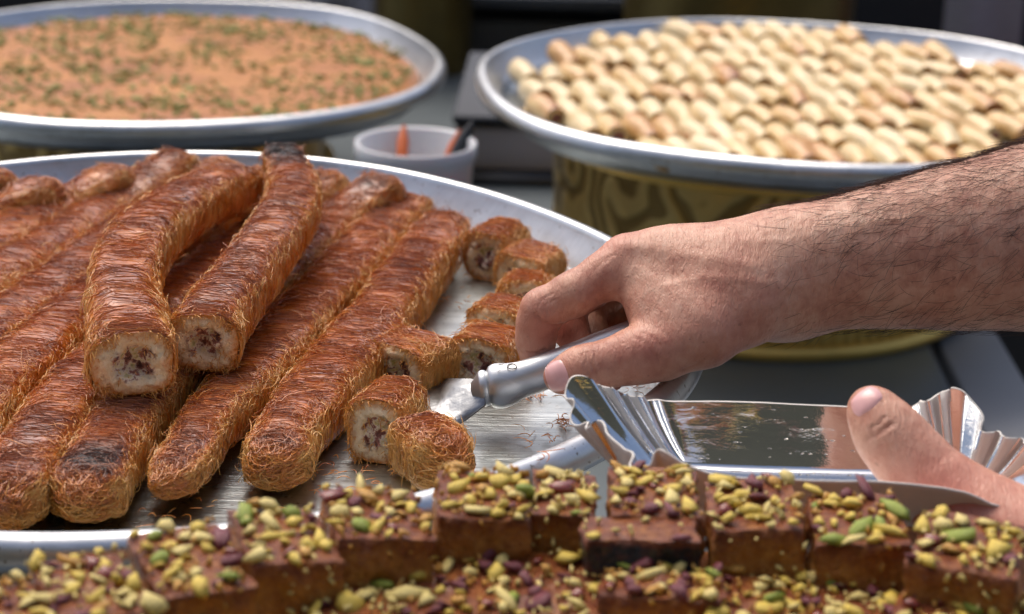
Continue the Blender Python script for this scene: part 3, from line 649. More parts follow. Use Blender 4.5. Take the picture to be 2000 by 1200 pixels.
# ------------------------------------------------------------------ nut cakes in front
NM = []
for k in range(12):
    for m in range(6):
        V, Fq = NB[k]; me = mesh('nut', V, Fq, NUT[m], smooth=False); NM.append(me)
def bumpy_mesh(V, Fq): return V, Fq
def nutcake(px, py, z, sx, sy, h, yaw, label, seed, pitch=0., roll=0., nuts=27, burnt=False, group='square nut topped cakes in the foreground'):
    rs = np.random.RandomState(500+seed); c = P(px, py, z)
    t = thing('nut_cake', label, 'cake', c, group); t.rotation_euler = (pitch+rs.normal(0, .035), roll+rs.normal(0, .045), math.radians(yaw+rs.normal(0, 2)))
    n, m = 22, 12
    # rounded box surface from a sphere-like grid: sides then top
    u = np.linspace(-1, 1, n); per = np.concatenate([np.stack([u[:-1], np.full(n-1, -1)], 1), np.stack([np.full(n-1, 1), u[:-1]], 1), np.stack([-u[:-1], np.full(n-1, 1)], 1), np.stack([np.full(n-1, -1), -u[:-1]], 1)])
    lv = []
    for zz in np.linspace(0, 1, m): lv.append(np.c_[per*np.array([sx/2, sy/2])*(.97+.03*math.sin(zz*3.1)), np.full(len(per), -h*(1-zz))])
    for q in np.linspace(.94, 0, 9): lv.append(np.c_[per*np.array([sx/2, sy/2])*q, np.full(len(per), .0012*(1-q))])
    V = np.array(lv); L_, n_ = V.shape[:2]
    W = V.reshape(-1, 3).copy(); nn = nrm(W*np.array([1/sx, 1/sy, .25/h]))
    W += nn*(fbm(W*90+seed*3, seed)*.0034+fbm(W*320+seed, seed+5, 2)*.0016)[:, None]
    i = np.arange(L_*n_).reshape(L_, n_); a = i[:-1]; b = i[1:]
    Fq = np.stack([a, np.roll(a, -1, 1), np.roll(b, -1, 1), b], -1).reshape(-1, 4)
    zf = V.reshape(-1, 3)[:, 2]; bk = .24+.30*sstep(-.35*h, 0, zf)+.15*fbm(W*60, 3)
    if burnt: bk = bk+.75*sstep(-h*.50, -h*.40, zf)*sstep(-h*.04, -h*.12, zf)
    ob('cake_body', mesh('cake_body', W, Fq, M_cake, {'bake': np.clip(bk, 0, 1)}), t)
    placed = 0; pts = []
    tries = 0
    while placed < nuts and tries < 900:
        tries += 1
        x, y = rs.uniform(-.48, .48)*sx, rs.uniform(-.48, .48)*sy; sz = rs.choice([.0042, .0056, .0070, .0090], p=[.28, .34, .26, .12])
        if any(math.hypot(x-a_, y-b_) < (sz+c_)*.42 for a_, b_, c_ in pts): continue
        pts.append((x, y, sz)); k = rs.randint(12); mm = rs.choice(6, p=[.36, .07, .25, .16, .11, .05])
        o = ob('nut', NM[k*6+mm], t, (x, y, .0012+sz*.12)); o.scale = (sz, sz, sz); o.rotation_euler = (rs.normal(0, .35), rs.normal(0, .35), rs.uniform(0, 6.28)); placed += 1
    # crumbs of nut too small to pick apart
    parts = []
    for q in range(12 if burnt else 70):
        V, Fq = NB[rs.randint(12)]; sz = rs.uniform(.0012, .0030)
        if rs.rand() < .8: pos = np.array([rs.uniform(-.5, .5)*sx, rs.uniform(-.5, .5)*sy, .002])
        else: pos = np.array([rs.uniform(-.5, .5)*sx, -sy/2-.0005, -rs.uniform(0, .9)*h])
        parts.append((V@rotm(*rs.uniform(0, 6, 3)).T*sz+pos, Fq))
    V, Fq = join(parts); ob('nut_crumbs', mesh('nut_crumbs', V, Fq, NUT[2] if seed % 2 else NUT[4], smooth=False), t, kind='stuff')
    return t
ZT = .036; ZB = .017; HH = .032
CK = [ # px, py, z, sx, sy, h, yaw, label
 (1280, 962, ZT, .0365, .050, HH, -2, 'nut cake in the raised row directly below the left end of the foil', {}),
 (1472, 988, ZT, .0365, .050, HH, -3, 'nut cake in the raised row with a purple nut on its back edge', {}),
 (1672, 1014, ZT-.003, .0375, .050, HH, -4, 'nut cake in the raised row left of the thumb base', {}),
 (1895, 1062, ZT, .043, .054, HH, -22, 'nut cake at the right edge in front of the left hand', {}),
 (942, 966, ZT, .0375, .050, HH, 3, 'nut cake in the raised row just below the tray rim', {}),
 (1102, 966, ZT-.002, .026, .046, HH, -2, 'narrow dark nut cake with few nuts', dict(nuts=12)),
 (736, 1004, ZT, .0375, .050, HH, 14, 'nut cake in the raised row under the gap between rolls and pieces', {}),
 (556, 1046, ZT, .0345, .054, HH, 22, 'nut cake in the raised row in front of the rightmost long roll', {}),
 (372, 1095, ZT, .0345, .056, HH, 25, 'nut cake in the raised row right of the pale tray rim', {}),
 (178, 1148, ZT-.002, .0345, .056, HH, 28, 'nut cake second from the left corner of the picture', {}),
 (10, 1205, ZT-.003, .0345, .056, HH, 28, 'nut cake in the bottom left corner of the picture', {}),
 (1250, 1034, ZT-.001, .045, .022, HH+.008, 0, 'nut cake with a black burnt stripe across its front', dict(nuts=3, burnt=True)),
 (1292, 1140, ZT-.013, .047, .026, HH, -3, 'nearest nut cake at the bottom middle, in front of the burnt one', {}),
 (700, 1158, ZB, .044, .048, HH, 12, 'nut cake of the lower layer, left of centre at the bottom edge', dict(nuts=26)),
 (880, 1150, ZB, .044, .048, HH, 6, 'nut cake of the lower layer with a glossy red nut', dict(nuts=26)),
 (1060, 1146, ZB, .044, .048, HH, 2, 'nut cake of the lower layer left of the nearest nut cake', dict(nuts=26)),
 (1480, 1176, ZB, .044, .048, HH, -3, 'nut cake of the lower layer right of the nearest nut cake', dict(nuts=26)),
 (1650, 1190, ZB-.002, .040, .048, HH, -6, 'nut cake of the lower layer under the raised row at right', dict(nuts=26)),
 (1885, 1185, ZT-.016, .050, .052, HH, -18, 'nut cake at the bottom right corner', {}),
]
for k, (px, py, z, sx, sy, h, yaw, lab, kw) in enumerate(CK): nutcake(px, py, z, sx, sy, h, yaw, lab, k, **kw)
# lower layer that carries the raised row
for k, (px, py, yaw) in enumerate([(1280, 962, -2), (1472, 988, -3), (1672, 1014, -4), (1895, 1062, -22), (942, 966, 3), (1102, 966, -2), (736, 1004, 14), (556, 1046, 22), (372, 1095, 25), (178, 1148, 28), (1248, 1050, 0)]):
    c = P(px, py, ZT); rs = np.random.RandomState(k)
    V, Fq = box(0, 0, 0, .040, .048, .031); V = V+rs.normal(0, .0006, V.shape)
    o = ob('cake_base', mesh('cake_base', V, Fq, M_cake, {'bake': np.full(8, .45)}), None, (c[0], c[1]+.006, ZT-HH-.0175), label='lower cake beneath the '+CK[[0, 1, 2, 3, 4, 5, 6, 7, 8, 9, 11][k]][7].replace(' in the raised row', ''), category='cake', group='lower layer cakes under the raised row'); o.rotation_euler = (0, 0, math.radians(yaw)); bevel(o, .003, 3)
pc = (0.03, .64, -.031)
V, Fq = revolve([(0, 0, 0), (0, 0, .97), (0, .002, 1), (0, -.002, 1.0), (-.004, -.004, 1), (0, -.004, 0)], lambda a: np.full_like(a, .175), 120, pc)
ob('plate', mesh('plate', V, Fq, M_brass_plain), None, label='flat metal plate carrying the nut topped cakes in the foreground', category='plate')
drum('brass_stand', 'brass stand under the plate of nut cakes, hidden below the picture', (pc[0], pc[1], ZC), .12, -.036-ZC, flutes=False)

# ------------------------------------------------------------------ spatula
sp = thing('spatula', 'metal serving spatula gripped by the right hand, blade under the cut pieces', 'spatula', D(960, 760, 1.125))
o0 = np.array(sp.location)
hp = [(959, 757, 1.122, 42), (972, 755, 1.122, 46), (990, 751, 1.122, 44), (1012, 744, 1.122, 38), (1040, 735, 1.122, 36.5), (1080, 720, 1.122, 36), (1130, 700, 1.122, 35.5), (1200, 672, 1.125, 35), (1270, 645, 1.13, 34), (1350, 615, 1.14, 33), (1400, 597, 1.146, 30)]
C4 = np.array([list(D(a, b, t))+[r*t/F_PX] for a, b, t, r in hp]); c4, L = spline(C4, 70)
def tubev(c, r, sides=28, ex=1., nrmv=None, cap=True):
    T = nrm(np.gradient(c, axis=0)); A = nrm(np.cross(T, [0, 0, 1.])); B = np.cross(A, T); an = np.linspace(0, 2*np.pi, sides, endpoint=False)
    V = c[:, None]+r[:, None, None]*(A[:, None]*np.cos(an)[:, None]*ex+B[:, None]*np.sin(an)[:, None])
    K = len(c)
    if cap:
        V = np.concatenate([np.repeat(c[:1], sides, 0)[None]+(V[:1]-c[0])*.02-T[0]*r[0]*.18, np.repeat(c[:1], sides, 0)[None]+(V[0:1]-c[0])*.8-T[0]*r[0]*.14, V, np.repeat(c[-1:], sides, 0)[None]+(V[-1:]-c[-1])*.75+T[-1]*r[-1]*.3, np.repeat(c[-1:], sides, 0)[None]+(V[-1:]-c[-1])*.02+T[-1]*r[-1]*.4]); K += 4
    i = np.arange(K*sides).reshape(K, sides); a = i[:-1]; b = i[1:]
    return V.reshape(-1, 3), np.stack([a, b, np.roll(b, -1, 1), np.roll(a, -1, 1)], -1).reshape(-1, 4)
V, Fq = tubev(c4[:, :3], c4[:, 3], 32, .82); V += fbm(V*90, 2)[:, None]*.0004
ob('handle', mesh('handle', V-o0, Fq, M_tool), sp)
# collar beads at the blade end
T = nrm(D(957, 756, 1.122)-D(990, 751, 1.122))
for nm, ofs, r0, wd in (('collar', .0030, .0088, .0020), ('collar', .0062, .0062, .0014)):
    c0 = D(957, 757, 1.122)+T*ofs; K = 9; ph = np.linspace(0, np.pi, K)
    cc = c0+T*(-np.cos(ph)*wd*1.3)[:, None]; rr_ = r0+wd*np.sin(ph)-.001
    V, Fq = tubev(cc, rr_, 28, .85, cap=True); ob(nm, mesh(nm, V-o0, Fq, M_tool), sp)
BL = [(948, 756, FLZ+.0160), (950, 792, FLZ+.0150)]
pts = [D(944, 742, 1.126), D(905, 741, 1.132), P(866, 741, FLZ+.006), P(800, 748, FLZ+.0035), P(742, 800, FLZ+.002), P(752, 880, FLZ+.002), P(820, 868, FLZ+.0025), P(867, 848, FLZ+.004), P(910, 820, FLZ+.009), D(948, 791, 1.112)]
pts = np.array(pts); c = pts.mean(0); nb = len(pts)
lay = []
for q in (1., .66, .33): lay.append(c+(pts-c)*q)
lay = np.vstack(lay+[c[None]]); Fq = []
for l in range(2):
    for k in range(nb): Fq.append([l*nb+k, l*nb+(k+1) % nb, (l+1)*nb+(k+1) % nb, (l+1)*nb+k])
for k in range(nb): Fq.append([2*nb+k, 2*nb+(k+1) % nb, 3*nb])
bo = ob('blade', mesh('blade', lay-o0, Fq, M_blade, smooth=True), sp); m_ = bo.modifiers.new('thickness', 'SOLIDIFY'); m_.thickness = .0012; m_.offset = 0
# stamped ring mark and dashes on the handle
def on_handle(px, py):
    d = nrm(ray(px, py)); best = None
    for k in range(len(c4)):
        c_, r_ = c4[k, :3], c4[k, 3]; m = c_-CAM; b_ = m@d; e = m@m-b_*b_
        if e < r_*r_:
            q = b_-math.sqrt(r_*r_-e)
            if best is None or q < best: best = q
    return CAM+d*(best if best else 1.11)
for pl in ([(1000+9*math.cos(a), 716+5*math.sin(a)) for a in np.linspace(0, 6.28, 18)], [(968, 719), (974, 713), (984, 711)], [(972, 727), (978, 722)]):
    c_ = np.array([on_handle(a, b) for a, b in pl]); V, Fq = strands(c_[None], .0003, 5); ob('stamped_mark', mesh('stamped_mark', V-o0, Fq, M_black), sp)

# ------------------------------------------------------------------ foil tray
FT = 1.012
rim = [(1560, 792, FT), (1480, 788, FT), (1400, 786, FT), (1340, 786, FT), (1290, 784, FT), (1250, 777, 1.004), (1210, 766, 1.0), (1168, 750, .996), (1121, 737, .990), (1112, 770, .985), (1120, 806, .978), (1140, 832, .97), (1166, 829, .962), (1222, 864, .95), (1232, 898, .94),
       (1262, 908, .932), (1292, 879, .928), (1340, 905, .925), (1400, 926, .923), (1480, 933, .922), (1570, 937, .922), (1680, 939, .922), (1780, 944, .922), (1880, 960, .922), (1960, 990, .925), (2050, 985, .93), (2085, 930, .95), (2050, 885, .96), (1995, 862, .97), (1955, 848, .978), (1925, 842, .984), (1898, 795, .99), (1866, 757, .995), (1828, 777, 1.0), (1800, 784, 1.003), (1770, 801, FT), (1700, 798, FT), (1630, 795, FT)]
ZB_ = -.0045
bot = [(1560, 918), (1480, 916), (1400, 913), (1370, 911), (1345, 909), (1330, 910), (1315, 914), (1302, 922), (1292, 932), (1284, 942), (1276, 953), (1270, 964), (1268, 976), (1272, 988), (1282, 998),
       (1300, 1005), (1325, 1010), (1360, 1013), (1420, 1016), (1490, 1018), (1570, 1020), (1680, 1023), (1780, 1024), (1840, 1020), (1880, 1010), (1898, 998), (1904, 984), (1905, 972), (1902, 962), (1896, 953), (1888, 946), (1880, 940), (1870, 934), (1855, 930), (1838, 926), (1800, 924), (1720, 922), (1640, 920)]
bot = [(a, b, float(((P(a, b, ZB_)-CAM)@FW))) for a, b in bot]
RW = np.array([D(*r) for r in rim]); BW = np.array([D(*b) for b in bot]); nR = len(rim)
RW = np.vstack([RW, RW[:1]]); BW = np.vstack([BW, BW[:1]])
def resamp(Wp, per=10):
    out = []
    n = len(Wp)-1
    for i in range(n):
        p0, p1, p2, p3 = Wp[(i-1) % n], Wp[i], Wp[(i+1) % n], Wp[(i+2) % n]
        t = np.linspace(0, 1, per, endpoint=False)[:, None]
        out.append(.5*((2*p1)+(-p0+p2)*t+(2*p0-5*p1+4*p2-p3)*t**2+(-p0+3*p1-3*p2+p3)*t**3))
    return np.vstack(out)
RS, BS = resamp(RW), resamp(BW); N = len(RS); cen = BS.mean(0)
endw = np.ones(N); par = np.arange(N)/10.
endw = np.clip(sstep(3.0, 4.5, par)*sstep(16.5, 15., par)+sstep(23.5, 25, par)*sstep(35.5, 33.5, par), 0, 1)
LV = []; m = 14
outd = nrm(RS-BS); side = nrm(np.roll(RS, -3, 0)-np.roll(RS, 3, 0)); wn = nrm(np.cross(outd, side))
rsf = np.random.RandomState(3)
phs = par*2*np.pi/1.5+1.3*np.sin(par*1.1)+.7*np.sin(par*2.7)
for k in range(m):
    q = k/(m-1)
    base = BS+(RS-BS)*q
    base = base+np.array([0, 0, -1.])*(math.sin(q*math.pi)*.0025)
    fl = (np.sign(np.sin(phs))*np.abs(np.sin(phs))**.7)*.0026*(q**.7)*endw
    base = base+wn*fl[:, None]+wn*(fbm(base*70, 7)*.0007*q)[:, None]
    LV.append(base)
inner = [cen+(BS-cen)*q for q in (0., .35, .7)]
LVS = np.array(inner+LV); K = len(LVS)
i = np.arange(K*N).reshape(K, N); a = i[:-1]; b = i[1:]
Fq = np.stack([a, b, np.roll(b, -1, 1), np.roll(a, -1, 1)], -1).reshape(-1, 4)
ft = thing('foil_tray', 'silver foil lined paper tray with fluted ends held by the left thumb', 'foil tray', D(1560, 930, .97)); o1 = np.array(ft.location)
V = LVS.reshape(-1, 3)-o1
ob('foil_lining', mesh('foil_lining', V, Fq, M_foil), ft)
W = LVS.copy(); nv = np.cross(np.gradient(LVS, axis=0), np.roll(LVS, -1, 1)-np.roll(LVS, 1, 1)); nv = nrm(nv); nv[:3] = np.array([0, 0, 1]); sgn = np.sign(nv[..., 2:3]+1e-9)
nv = nv*np.where(np.abs(nv[..., 2:3]) > .05, sgn, 1)
W = W-nv*.0011
W2 = np.concatenate([W, (LVS[-1:]+W[-1:])/2+outd[None]*.0006, LVS[-1:]+outd[None]*.0002]); K2 = len(W2)
i = np.arange(K2*N).reshape(K2, N); a = i[:-1]; b = i[1:]
Fq = np.stack([a, np.roll(a, -1, 1), np.roll(b, -1, 1), b], -1).reshape(-1, 4)
ob('paper_backing', mesh('paper_backing', W2.reshape(-1, 3)-o1, Fq, M_card), ft)
# syrup drops
parts = []; rs = np.random.RandomState(8)
for k in range(70):
    j = rs.choice(np.where((endw < .5))[0]); q = rs.randint(5, K-1); p = LVS[q, j]; V, Fq = NB[rs.randint(12)]
    parts.append((V*rs.uniform(.0008, .0022)*np.array([1, 1, .7])+p-o1+np.array([0, -.0002, .0003]), Fq))
V, Fq = join(parts)
M_syrup = simple('syrup', (.9, .85, .75), .05, 0, **{'Transmission Weight': .9, 'IOR': 1.4})
ob('syrup_drops', mesh('syrup_drops', V, Fq, M_syrup), ft, kind='stuff')

# ------------------------------------------------------------------ hands (one continuous surface each)
def surface_nets(sdf, lo, hi, h):
    lo = np.asarray(lo); nn = np.ceil((np.asarray(hi)-lo)/h).astype(int)+1
    g = [lo[k]+h*np.arange(nn[k]) for k in range(3)]
    D_ = np.empty(nn, np.float32)
    for s in range(0, nn[0], 16):
        X, Y, Z = np.meshgrid(g[0][s:s+16], g[1], g[2], indexing='ij'); D_[s:s+16] = sdf(np.stack([X, Y, Z], -1))
    sg = D_ < 0; c = [sg[a:nn[0]-1+a, b:nn[1]-1+b, d:nn[2]-1+d] for a in (0, 1) for b in (0, 1) for d in (0, 1)]
    cnt_ = sum(x.astype(np.int8) for x in c); act = (cnt_ > 0) & (cnt_ < 8)
    ids = np.full(act.shape, -1, np.int64); cells = np.argwhere(act); ids[act] = np.arange(len(cells))
    acc = np.zeros((len(cells), 3)); wt = np.zeros(len(cells))
    cor = [(a, b, d) for a in (0, 1) for b in (0, 1) for d in (0, 1)]
    for p in range(8):
        for q in range(p+1, 8):
            df = np.abs(np.array(cor[p])-cor[q])
            if df.sum() != 1: continue
            A, B = cells+cor[p], cells+cor[q]; da = D_[A[:, 0], A[:, 1], A[:, 2]]; db = D_[B[:, 0], B[:, 1], B[:, 2]]
            m = (da < 0) != (db < 0); t = np.where(m, da/(da-db+1e-20), 0); pt = np.array(cor[p])+t[:, None]*(np.array(cor[q])-np.array(cor[p]))
            acc[m] += pt[m]; wt[m] += 1
    V = lo+(cells+acc/np.maximum(wt, 1)[:, None])*h
    Fs = []
    for ax in range(3):
        o1_, o2_ = (ax+1) % 3, (ax+2) % 3
        sl0 = [slice(None)]*3; sl1 = [slice(None)]*3; sl0[ax] = slice(0, -1); sl1[ax] = slice(1, None)
        s0, s1 = sg[tuple(sl0)], sg[tuple(sl1)]; e = np.argwhere(s0 != s1); e = e[(e[:, o1_] > 0) & (e[:, o2_] > 0) & (e[:, o1_] < nn[o1_]-1) & (e[:, o2_] < nn[o2_]-1)]
        fl = s0[e[:, 0], e[:, 1], e[:, 2]]
        def cid(d1, d2): q = e.copy(); q[:, o1_] -= d1; q[:, o2_] -= d2; return ids[q[:, 0], q[:, 1], q[:, 2]]
        Q = np.stack([cid(1, 1), cid(0, 1), cid(0, 0), cid(1, 0)], 1); Q[~fl] = Q[~fl][:, ::-1]; Fs.append(Q)
    Fq = np.vstack(Fs); Fq = Fq[(Fq >= 0).all(1)]
    return V, Fq
def cone(p, a, b, ra, rb):
    ab = b-a; h = np.clip(((p-a)@ab)/(ab@ab), 0, 1); return np.linalg.norm(p-a-h[..., None]*ab, axis=-1)-(ra+(rb-ra)*h)
def smin(a, b, k): h = np.clip(.5+.5*(b-a)/k, 0, 1); return b+(a-b)*h-k*h*(1-h)
def chain_sdf(p, ch, k=.004):
    d = None
    for (A, ra), (B, rb) in zip(ch[:-1], ch[1:]):
        e = cone(p, A, B, ra, rb); d = e if d is None else smin(d, e, k)
    return d
def cj(l): return [(D(x, y, t), r*t/F_PX) for x, y, t, r in l]
def make_arm(parent, groups, lo, hi, h, reds, creases, label, ridges=()):
    def sdf(p):
        d = None
        for ch, kin, kout in groups:
            e = chain_sdf(p, ch, kin); d = e if d is None else smin(d, e, kout)
        return d
    V, Fq = surface_nets(sdf, lo, hi, h)
    def gradn(V):
        e = h*.6; g = np.stack([sdf(V+np.eye(3)[k]*e)-sdf(V-np.eye(3)[k]*e) for k in range(3)], -1); return nrm(g)
    for _ in range(2): V = V-gradn(V)*np.clip(sdf(V), -h, h)[:, None]
    Nv = gradn(V)
    red = np.zeros(len(V))
    for (c, r, s) in reds: red = np.maximum(red, s*np.exp(-((V-c)**2).sum(1)/(r*r)))
    cr = np.zeros(len(V))
    for pl, wd, s in creases:
        pl = np.array(pl)
        for a_, b_ in zip(pl[:-1], pl[1:]):
            ab = b_-a_; hh_ = np.clip(((V-a_)@ab)/(ab@ab), 0, 1); dd = np.linalg.norm(V-a_-hh_[:, None]*ab, axis=1); cr = np.maximum(cr, s*np.exp(-(dd/wd)**2))
    V2 = V-Nv*(cr*.0006)[:, None]
    # tendons and veins: very soft relief
    V2 = V2+Nv*(fbm(V*60, 4)*.0004)[:, None]
    for pl, wd, am in ridges:
        best = np.full(len(V), 9.)
        for a_, b_ in zip(pl[:-1], pl[1:]):
            ab = b_-a_; hh_ = np.clip(((V-a_)@ab)/(ab@ab), 0, 1); best = np.minimum(best, np.linalg.norm(V-a_-hh_[:, None]*ab, axis=1))
        V2 = V2+Nv*(.38*am*np.exp(-(best/wd)**2))[:, None]
    o = ob('arm', mesh('arm', V2, Fq, M_skin, {'red': np.clip(red, 0, 1), 'crease': cr}), parent, label=label)
    return o, V2, Nv, Fq, sdf
def surf_pt(sdf, px, py, t0=.85, t1=1.35):
    d = ray(px, py); t = t0
    for _ in range(90):
        s = sdf((CAM+d*t)[None])[0]
        if abs(s) < 2e-5: break
        t += s*.8
        if t > t1: return None
    return CAM+d*t
person = thing('person', 'person reaching in from the right with bare arms, holding a spatula and a foil tray', 'person', D(2100, 700, 1.1))
pinv = np.array(person.location)
def unparent_offset(o): o.location = tuple(-pinv)
fore = cj([(2260, 405, 1.19, 200), (2130, 445, 1.175, 182), (2000, 468, 1.16, 163), (1850, 487, 1.15, 142), (1700, 506, 1.145, 119), (1600, 520, 1.14, 99), (1540, 528, 1.138, 92)])
palm = cj([(1540, 528, 1.138, 92), (1470, 538, 1.132, 86), (1390, 538, 1.13, 78), (1300, 520, 1.13, 60), (1222, 512, 1.128, 48)])
palm2 = cj([(1520, 545, 1.148, 84), (1400, 545, 1.16, 66), (1300, 535, 1.17, 58), (1250, 528, 1.175, 50)])
palm3 = cj([(1520, 560, 1.155, 70), (1400, 590, 1.175, 56), (1320, 600, 1.185, 48)])
index = cj([(1222, 512, 1.128, 47), (1180, 540, 1.124, 46), (1120, 575, 1.122, 43), (1060, 606, 1.124, 41), (1050, 632, 1.128, 39), (1046, 665, 1.132, 37), (1048, 700, 1.134, 33)])
middle = cj([(1232, 508, 1.152, 46), (1150, 565, 1.152, 40), (1100, 598, 1.152, 38), (1112, 640, 1.150, 35), (1138, 690, 1.146, 31)])
ring = cj([(1250, 520, 1.172, 44), (1180, 575, 1.176, 38), (1140, 605, 1.176, 36), (1155, 650, 1.168, 33), (1180, 700, 1.15, 31), (1193, 738, 1.132, 28)])
pinky = cj([(1290, 545, 1.188, 38), (1220, 595, 1.192, 33), (1195, 625, 1.190, 31), (1220, 670, 1.175, 29), (1262, 716, 1.142, 27)])
thumb = cj([(1500, 560, 1.128, 80), (1440, 598, 1.115, 78), (1370, 645, 1.105, 70), (1290, 684, 1.100, 55), (1235, 697, 1.098, 49), (1170, 715, 1.096, 40), (1130, 724, 1.095, 39), (1094, 736, 1.095, 33)])
web = cj([(1250, 560, 1.118, 38), (1275, 600, 1.112, 42), (1310, 640, 1.105, 46)])
web2 = cj([(1400, 560, 1.118, 70), (1330, 600, 1.112, 56)])
groups = [(fore, .02, .02), (palm, .02, .02), (palm2, .02, .025), (palm3, .02, .025), (web2, .01, .02), (thumb, .008, .014), (index, .004, .006), (web, .01, .010), (middle, .004, .0035), (ring, .004, .0035), (pinky, .004, .0035)]
allp = np.array([c for g in groups for c, r in g[0]]); lo = allp.min(0)-.05; hi = allp.max(0)+.07; hi[0] = D(2420, 400, 1.17)[0]
reds = [(D(1050, 640, 1.115), .016, .55), (D(1195, 470, 1.12), .014, .45), (D(1085, 735, 1.085), .014, .5), (D(1045, 600, 1.11), .012, .35), (D(1250, 690, 1.085), .022, .45), (D(1165, 560, 1.11), .012, .3), (D(1400, 650, 1.09), .03, .35), (D(1190, 745, 1.13), .012, .9), (D(1110, 650, 1.14), .016, .7), (D(1175, 620, 1.13), .014, .6)]
def dl(l, t): return [D(a, b, t) for a, b in l]
tmp_groups = groups
def sdf_r(p):
    d = None
    for ch, kin, kout in tmp_groups:
        e = chain_sdf(p, ch, kin); d = e if d is None else smin(d, e, kout)
    return d
def cz(sdf, l):
    out = [surf_pt(sdf, a, b) for a, b in l]; return [o for o in out if o is not None]
creases = [(cz(sdf_r, l), w_, s_) for l, w_, s_ in [
    ([(1010, 684), (1030, 689), (1050, 690), (1064, 684)], .0009, .9), ([(1046, 616), (1058, 628), (1075, 634), (1098, 633)], .0010, .9),
    ([(1114, 700), (1118, 716), (1128, 734)], .0007, .0), ([(1146, 688), (1150, 706), (1160, 722), (1166, 742)], .0009, .55), ([(1138, 694), (1142, 712), (1150, 730), (1152, 744)], .0008, .45), ([(1160, 686), (1164, 702), (1172, 716)], .0007, .35),
    ([(1172, 578), (1190, 600), (1210, 626)], .0009, .35), ([(1335, 722), (1360, 712), (1382, 694)], .0008, .35),
    ([(1270, 690), (1290, 700), (1308, 708)], .0008, .15), ([(1500, 620), (1525, 600), (1540, 575)], .001, .3),
    ([(1055, 588), (1068, 580), (1080, 574)], .0007, .3), ([(1062, 600), (1074, 590), (1088, 584)], .0007, .25), ([(1170, 520), (1185, 505), (1200, 500)], .0008, .25), ([(1160, 530), (1176, 514), (1190, 508)], .0008, .22),
    ([(1240, 660), (1262, 672), (1275, 690)], .0009, .25), ([(1255, 650), (1280, 664), (1294, 684)], .0009, .25), ([(1285, 640), (1306, 656), (1318, 676)], .0009, .2), ([(1380, 700), (1400, 680), (1412, 660)], .0009, .25), ([(1048, 600), (1060, 590), (1072, 586)], .0007, .2)]]
creases = [c for c in creases if len(c[0]) > 1]
arm1, AV, AN, AF, sdf1 = make_arm(person, groups, lo, hi, .00125, reds, creases, 'hairy right forearm and hand gripping the spatula', [(cz(sdf_r, l), w_, a_) for l, w_, a_ in [([(1215, 480), (1290, 488), (1380, 505), (1470, 520)], .0035, .0011), ([(1200, 505), (1260, 540), (1340, 575)], .004, .0008), ([(1300, 560), (1380, 540), (1460, 550), (1560, 560), (1680, 540)], .0026, .0010), ([(1440, 470), (1540, 470), (1660, 440), (1800, 420)], .0028, .0009), ([(1195, 470), (1210, 490)], .006, .0012), ([(1040, 582), (1052, 596)], .006, .0010), ([(1270, 640), (1330, 625), (1400, 640)], .004, -.0008), ([(1480, 600), (1540, 590), (1620, 600)], .005, .0009), ([(1560, 470), (1600, 540), (1610, 600)], .007, -.0009)]]); unparent_offset(arm1)
# left hand
lth = cj([(2080, 1120, .93, 130), (1985, 1075, .94, 112), (1890, 1006, .95, 86), (1815, 940, .956, 66), (1768, 888, .96, 57), (1730, 842, .963, 53), (1703, 801, .966, 47)])
lpalm = cj([(2230, 1290, .93, 200), (2100, 1180, .955, 160), (2000, 1120, .985, 120)])
lwr = cj([(2560, 1480, .90, 190), (2380, 1390, .91, 190), (2230, 1290, .93, 200)])
lf = []
for k, (dy, dt) in enumerate([(0, 0), (0, .022), (0, .043), (0, .062)]):
    s = [1., 1.05, .98, .8][k]
    lf.append(cj([(2040, 1120-k*6, .965+dt, 60*s), (1900, 1062-k*14, .975+dt, 46*s), (1800, 1022-k*20, .985+dt, 42*s), (1715, 1006-k*22, .99+dt, 36*s)]))
groupsL = [(lwr, .03, .03), (lpalm, .03, .03), (lth, .012, .02)]+[(f, .006, .006) for f in lf]
allp = np.array([c for g in groupsL for c, r in g[0]]); lo2 = allp.min(0)-.05; hi2 = allp.max(0)+.06; hi2[0] = D(2330, 1300, .93)[0]; lo2[2] = -.14
def sdf_l(p):
    d = None
    for ch, kin, kout in groupsL:
        e = chain_sdf(p, ch, kin); d = e if d is None else smin(d, e, kout)
    return d
redsL = [(D(1830, 960, .93), .030, .75), (D(1690, 800, .95), .012, .25), (D(1745, 860, .94), .010, .25), (D(1940, 1040, .90), .06, .6)]  # skin redness; patches at the thumb base also paint in the arm's shade
crL = [(cz(sdf_l, l), w_, s_) for l, w_, s_ in [([(1694, 858), (1712, 850), (1730, 838), (1742, 828)], .0010, .85), ([(1700, 838), (1718, 828), (1728, 816)], .0008, .6), ([(1704, 844), (1716, 846), (1726, 838)], .0012, .5), ([(1700, 882), (1725, 868)], .0008, .25), ([(1712, 902), (1740, 880)], .0008, .2)]]
crL = [c for c in crL if len(c[0]) > 1]
arm2, AV2, AN2, AF2, sdf2 = make_arm(person, groupsL, lo2, hi2, .00145, redsL, crL, 'left hand holding the foil tray, thumb on top'); unparent_offset(arm2)
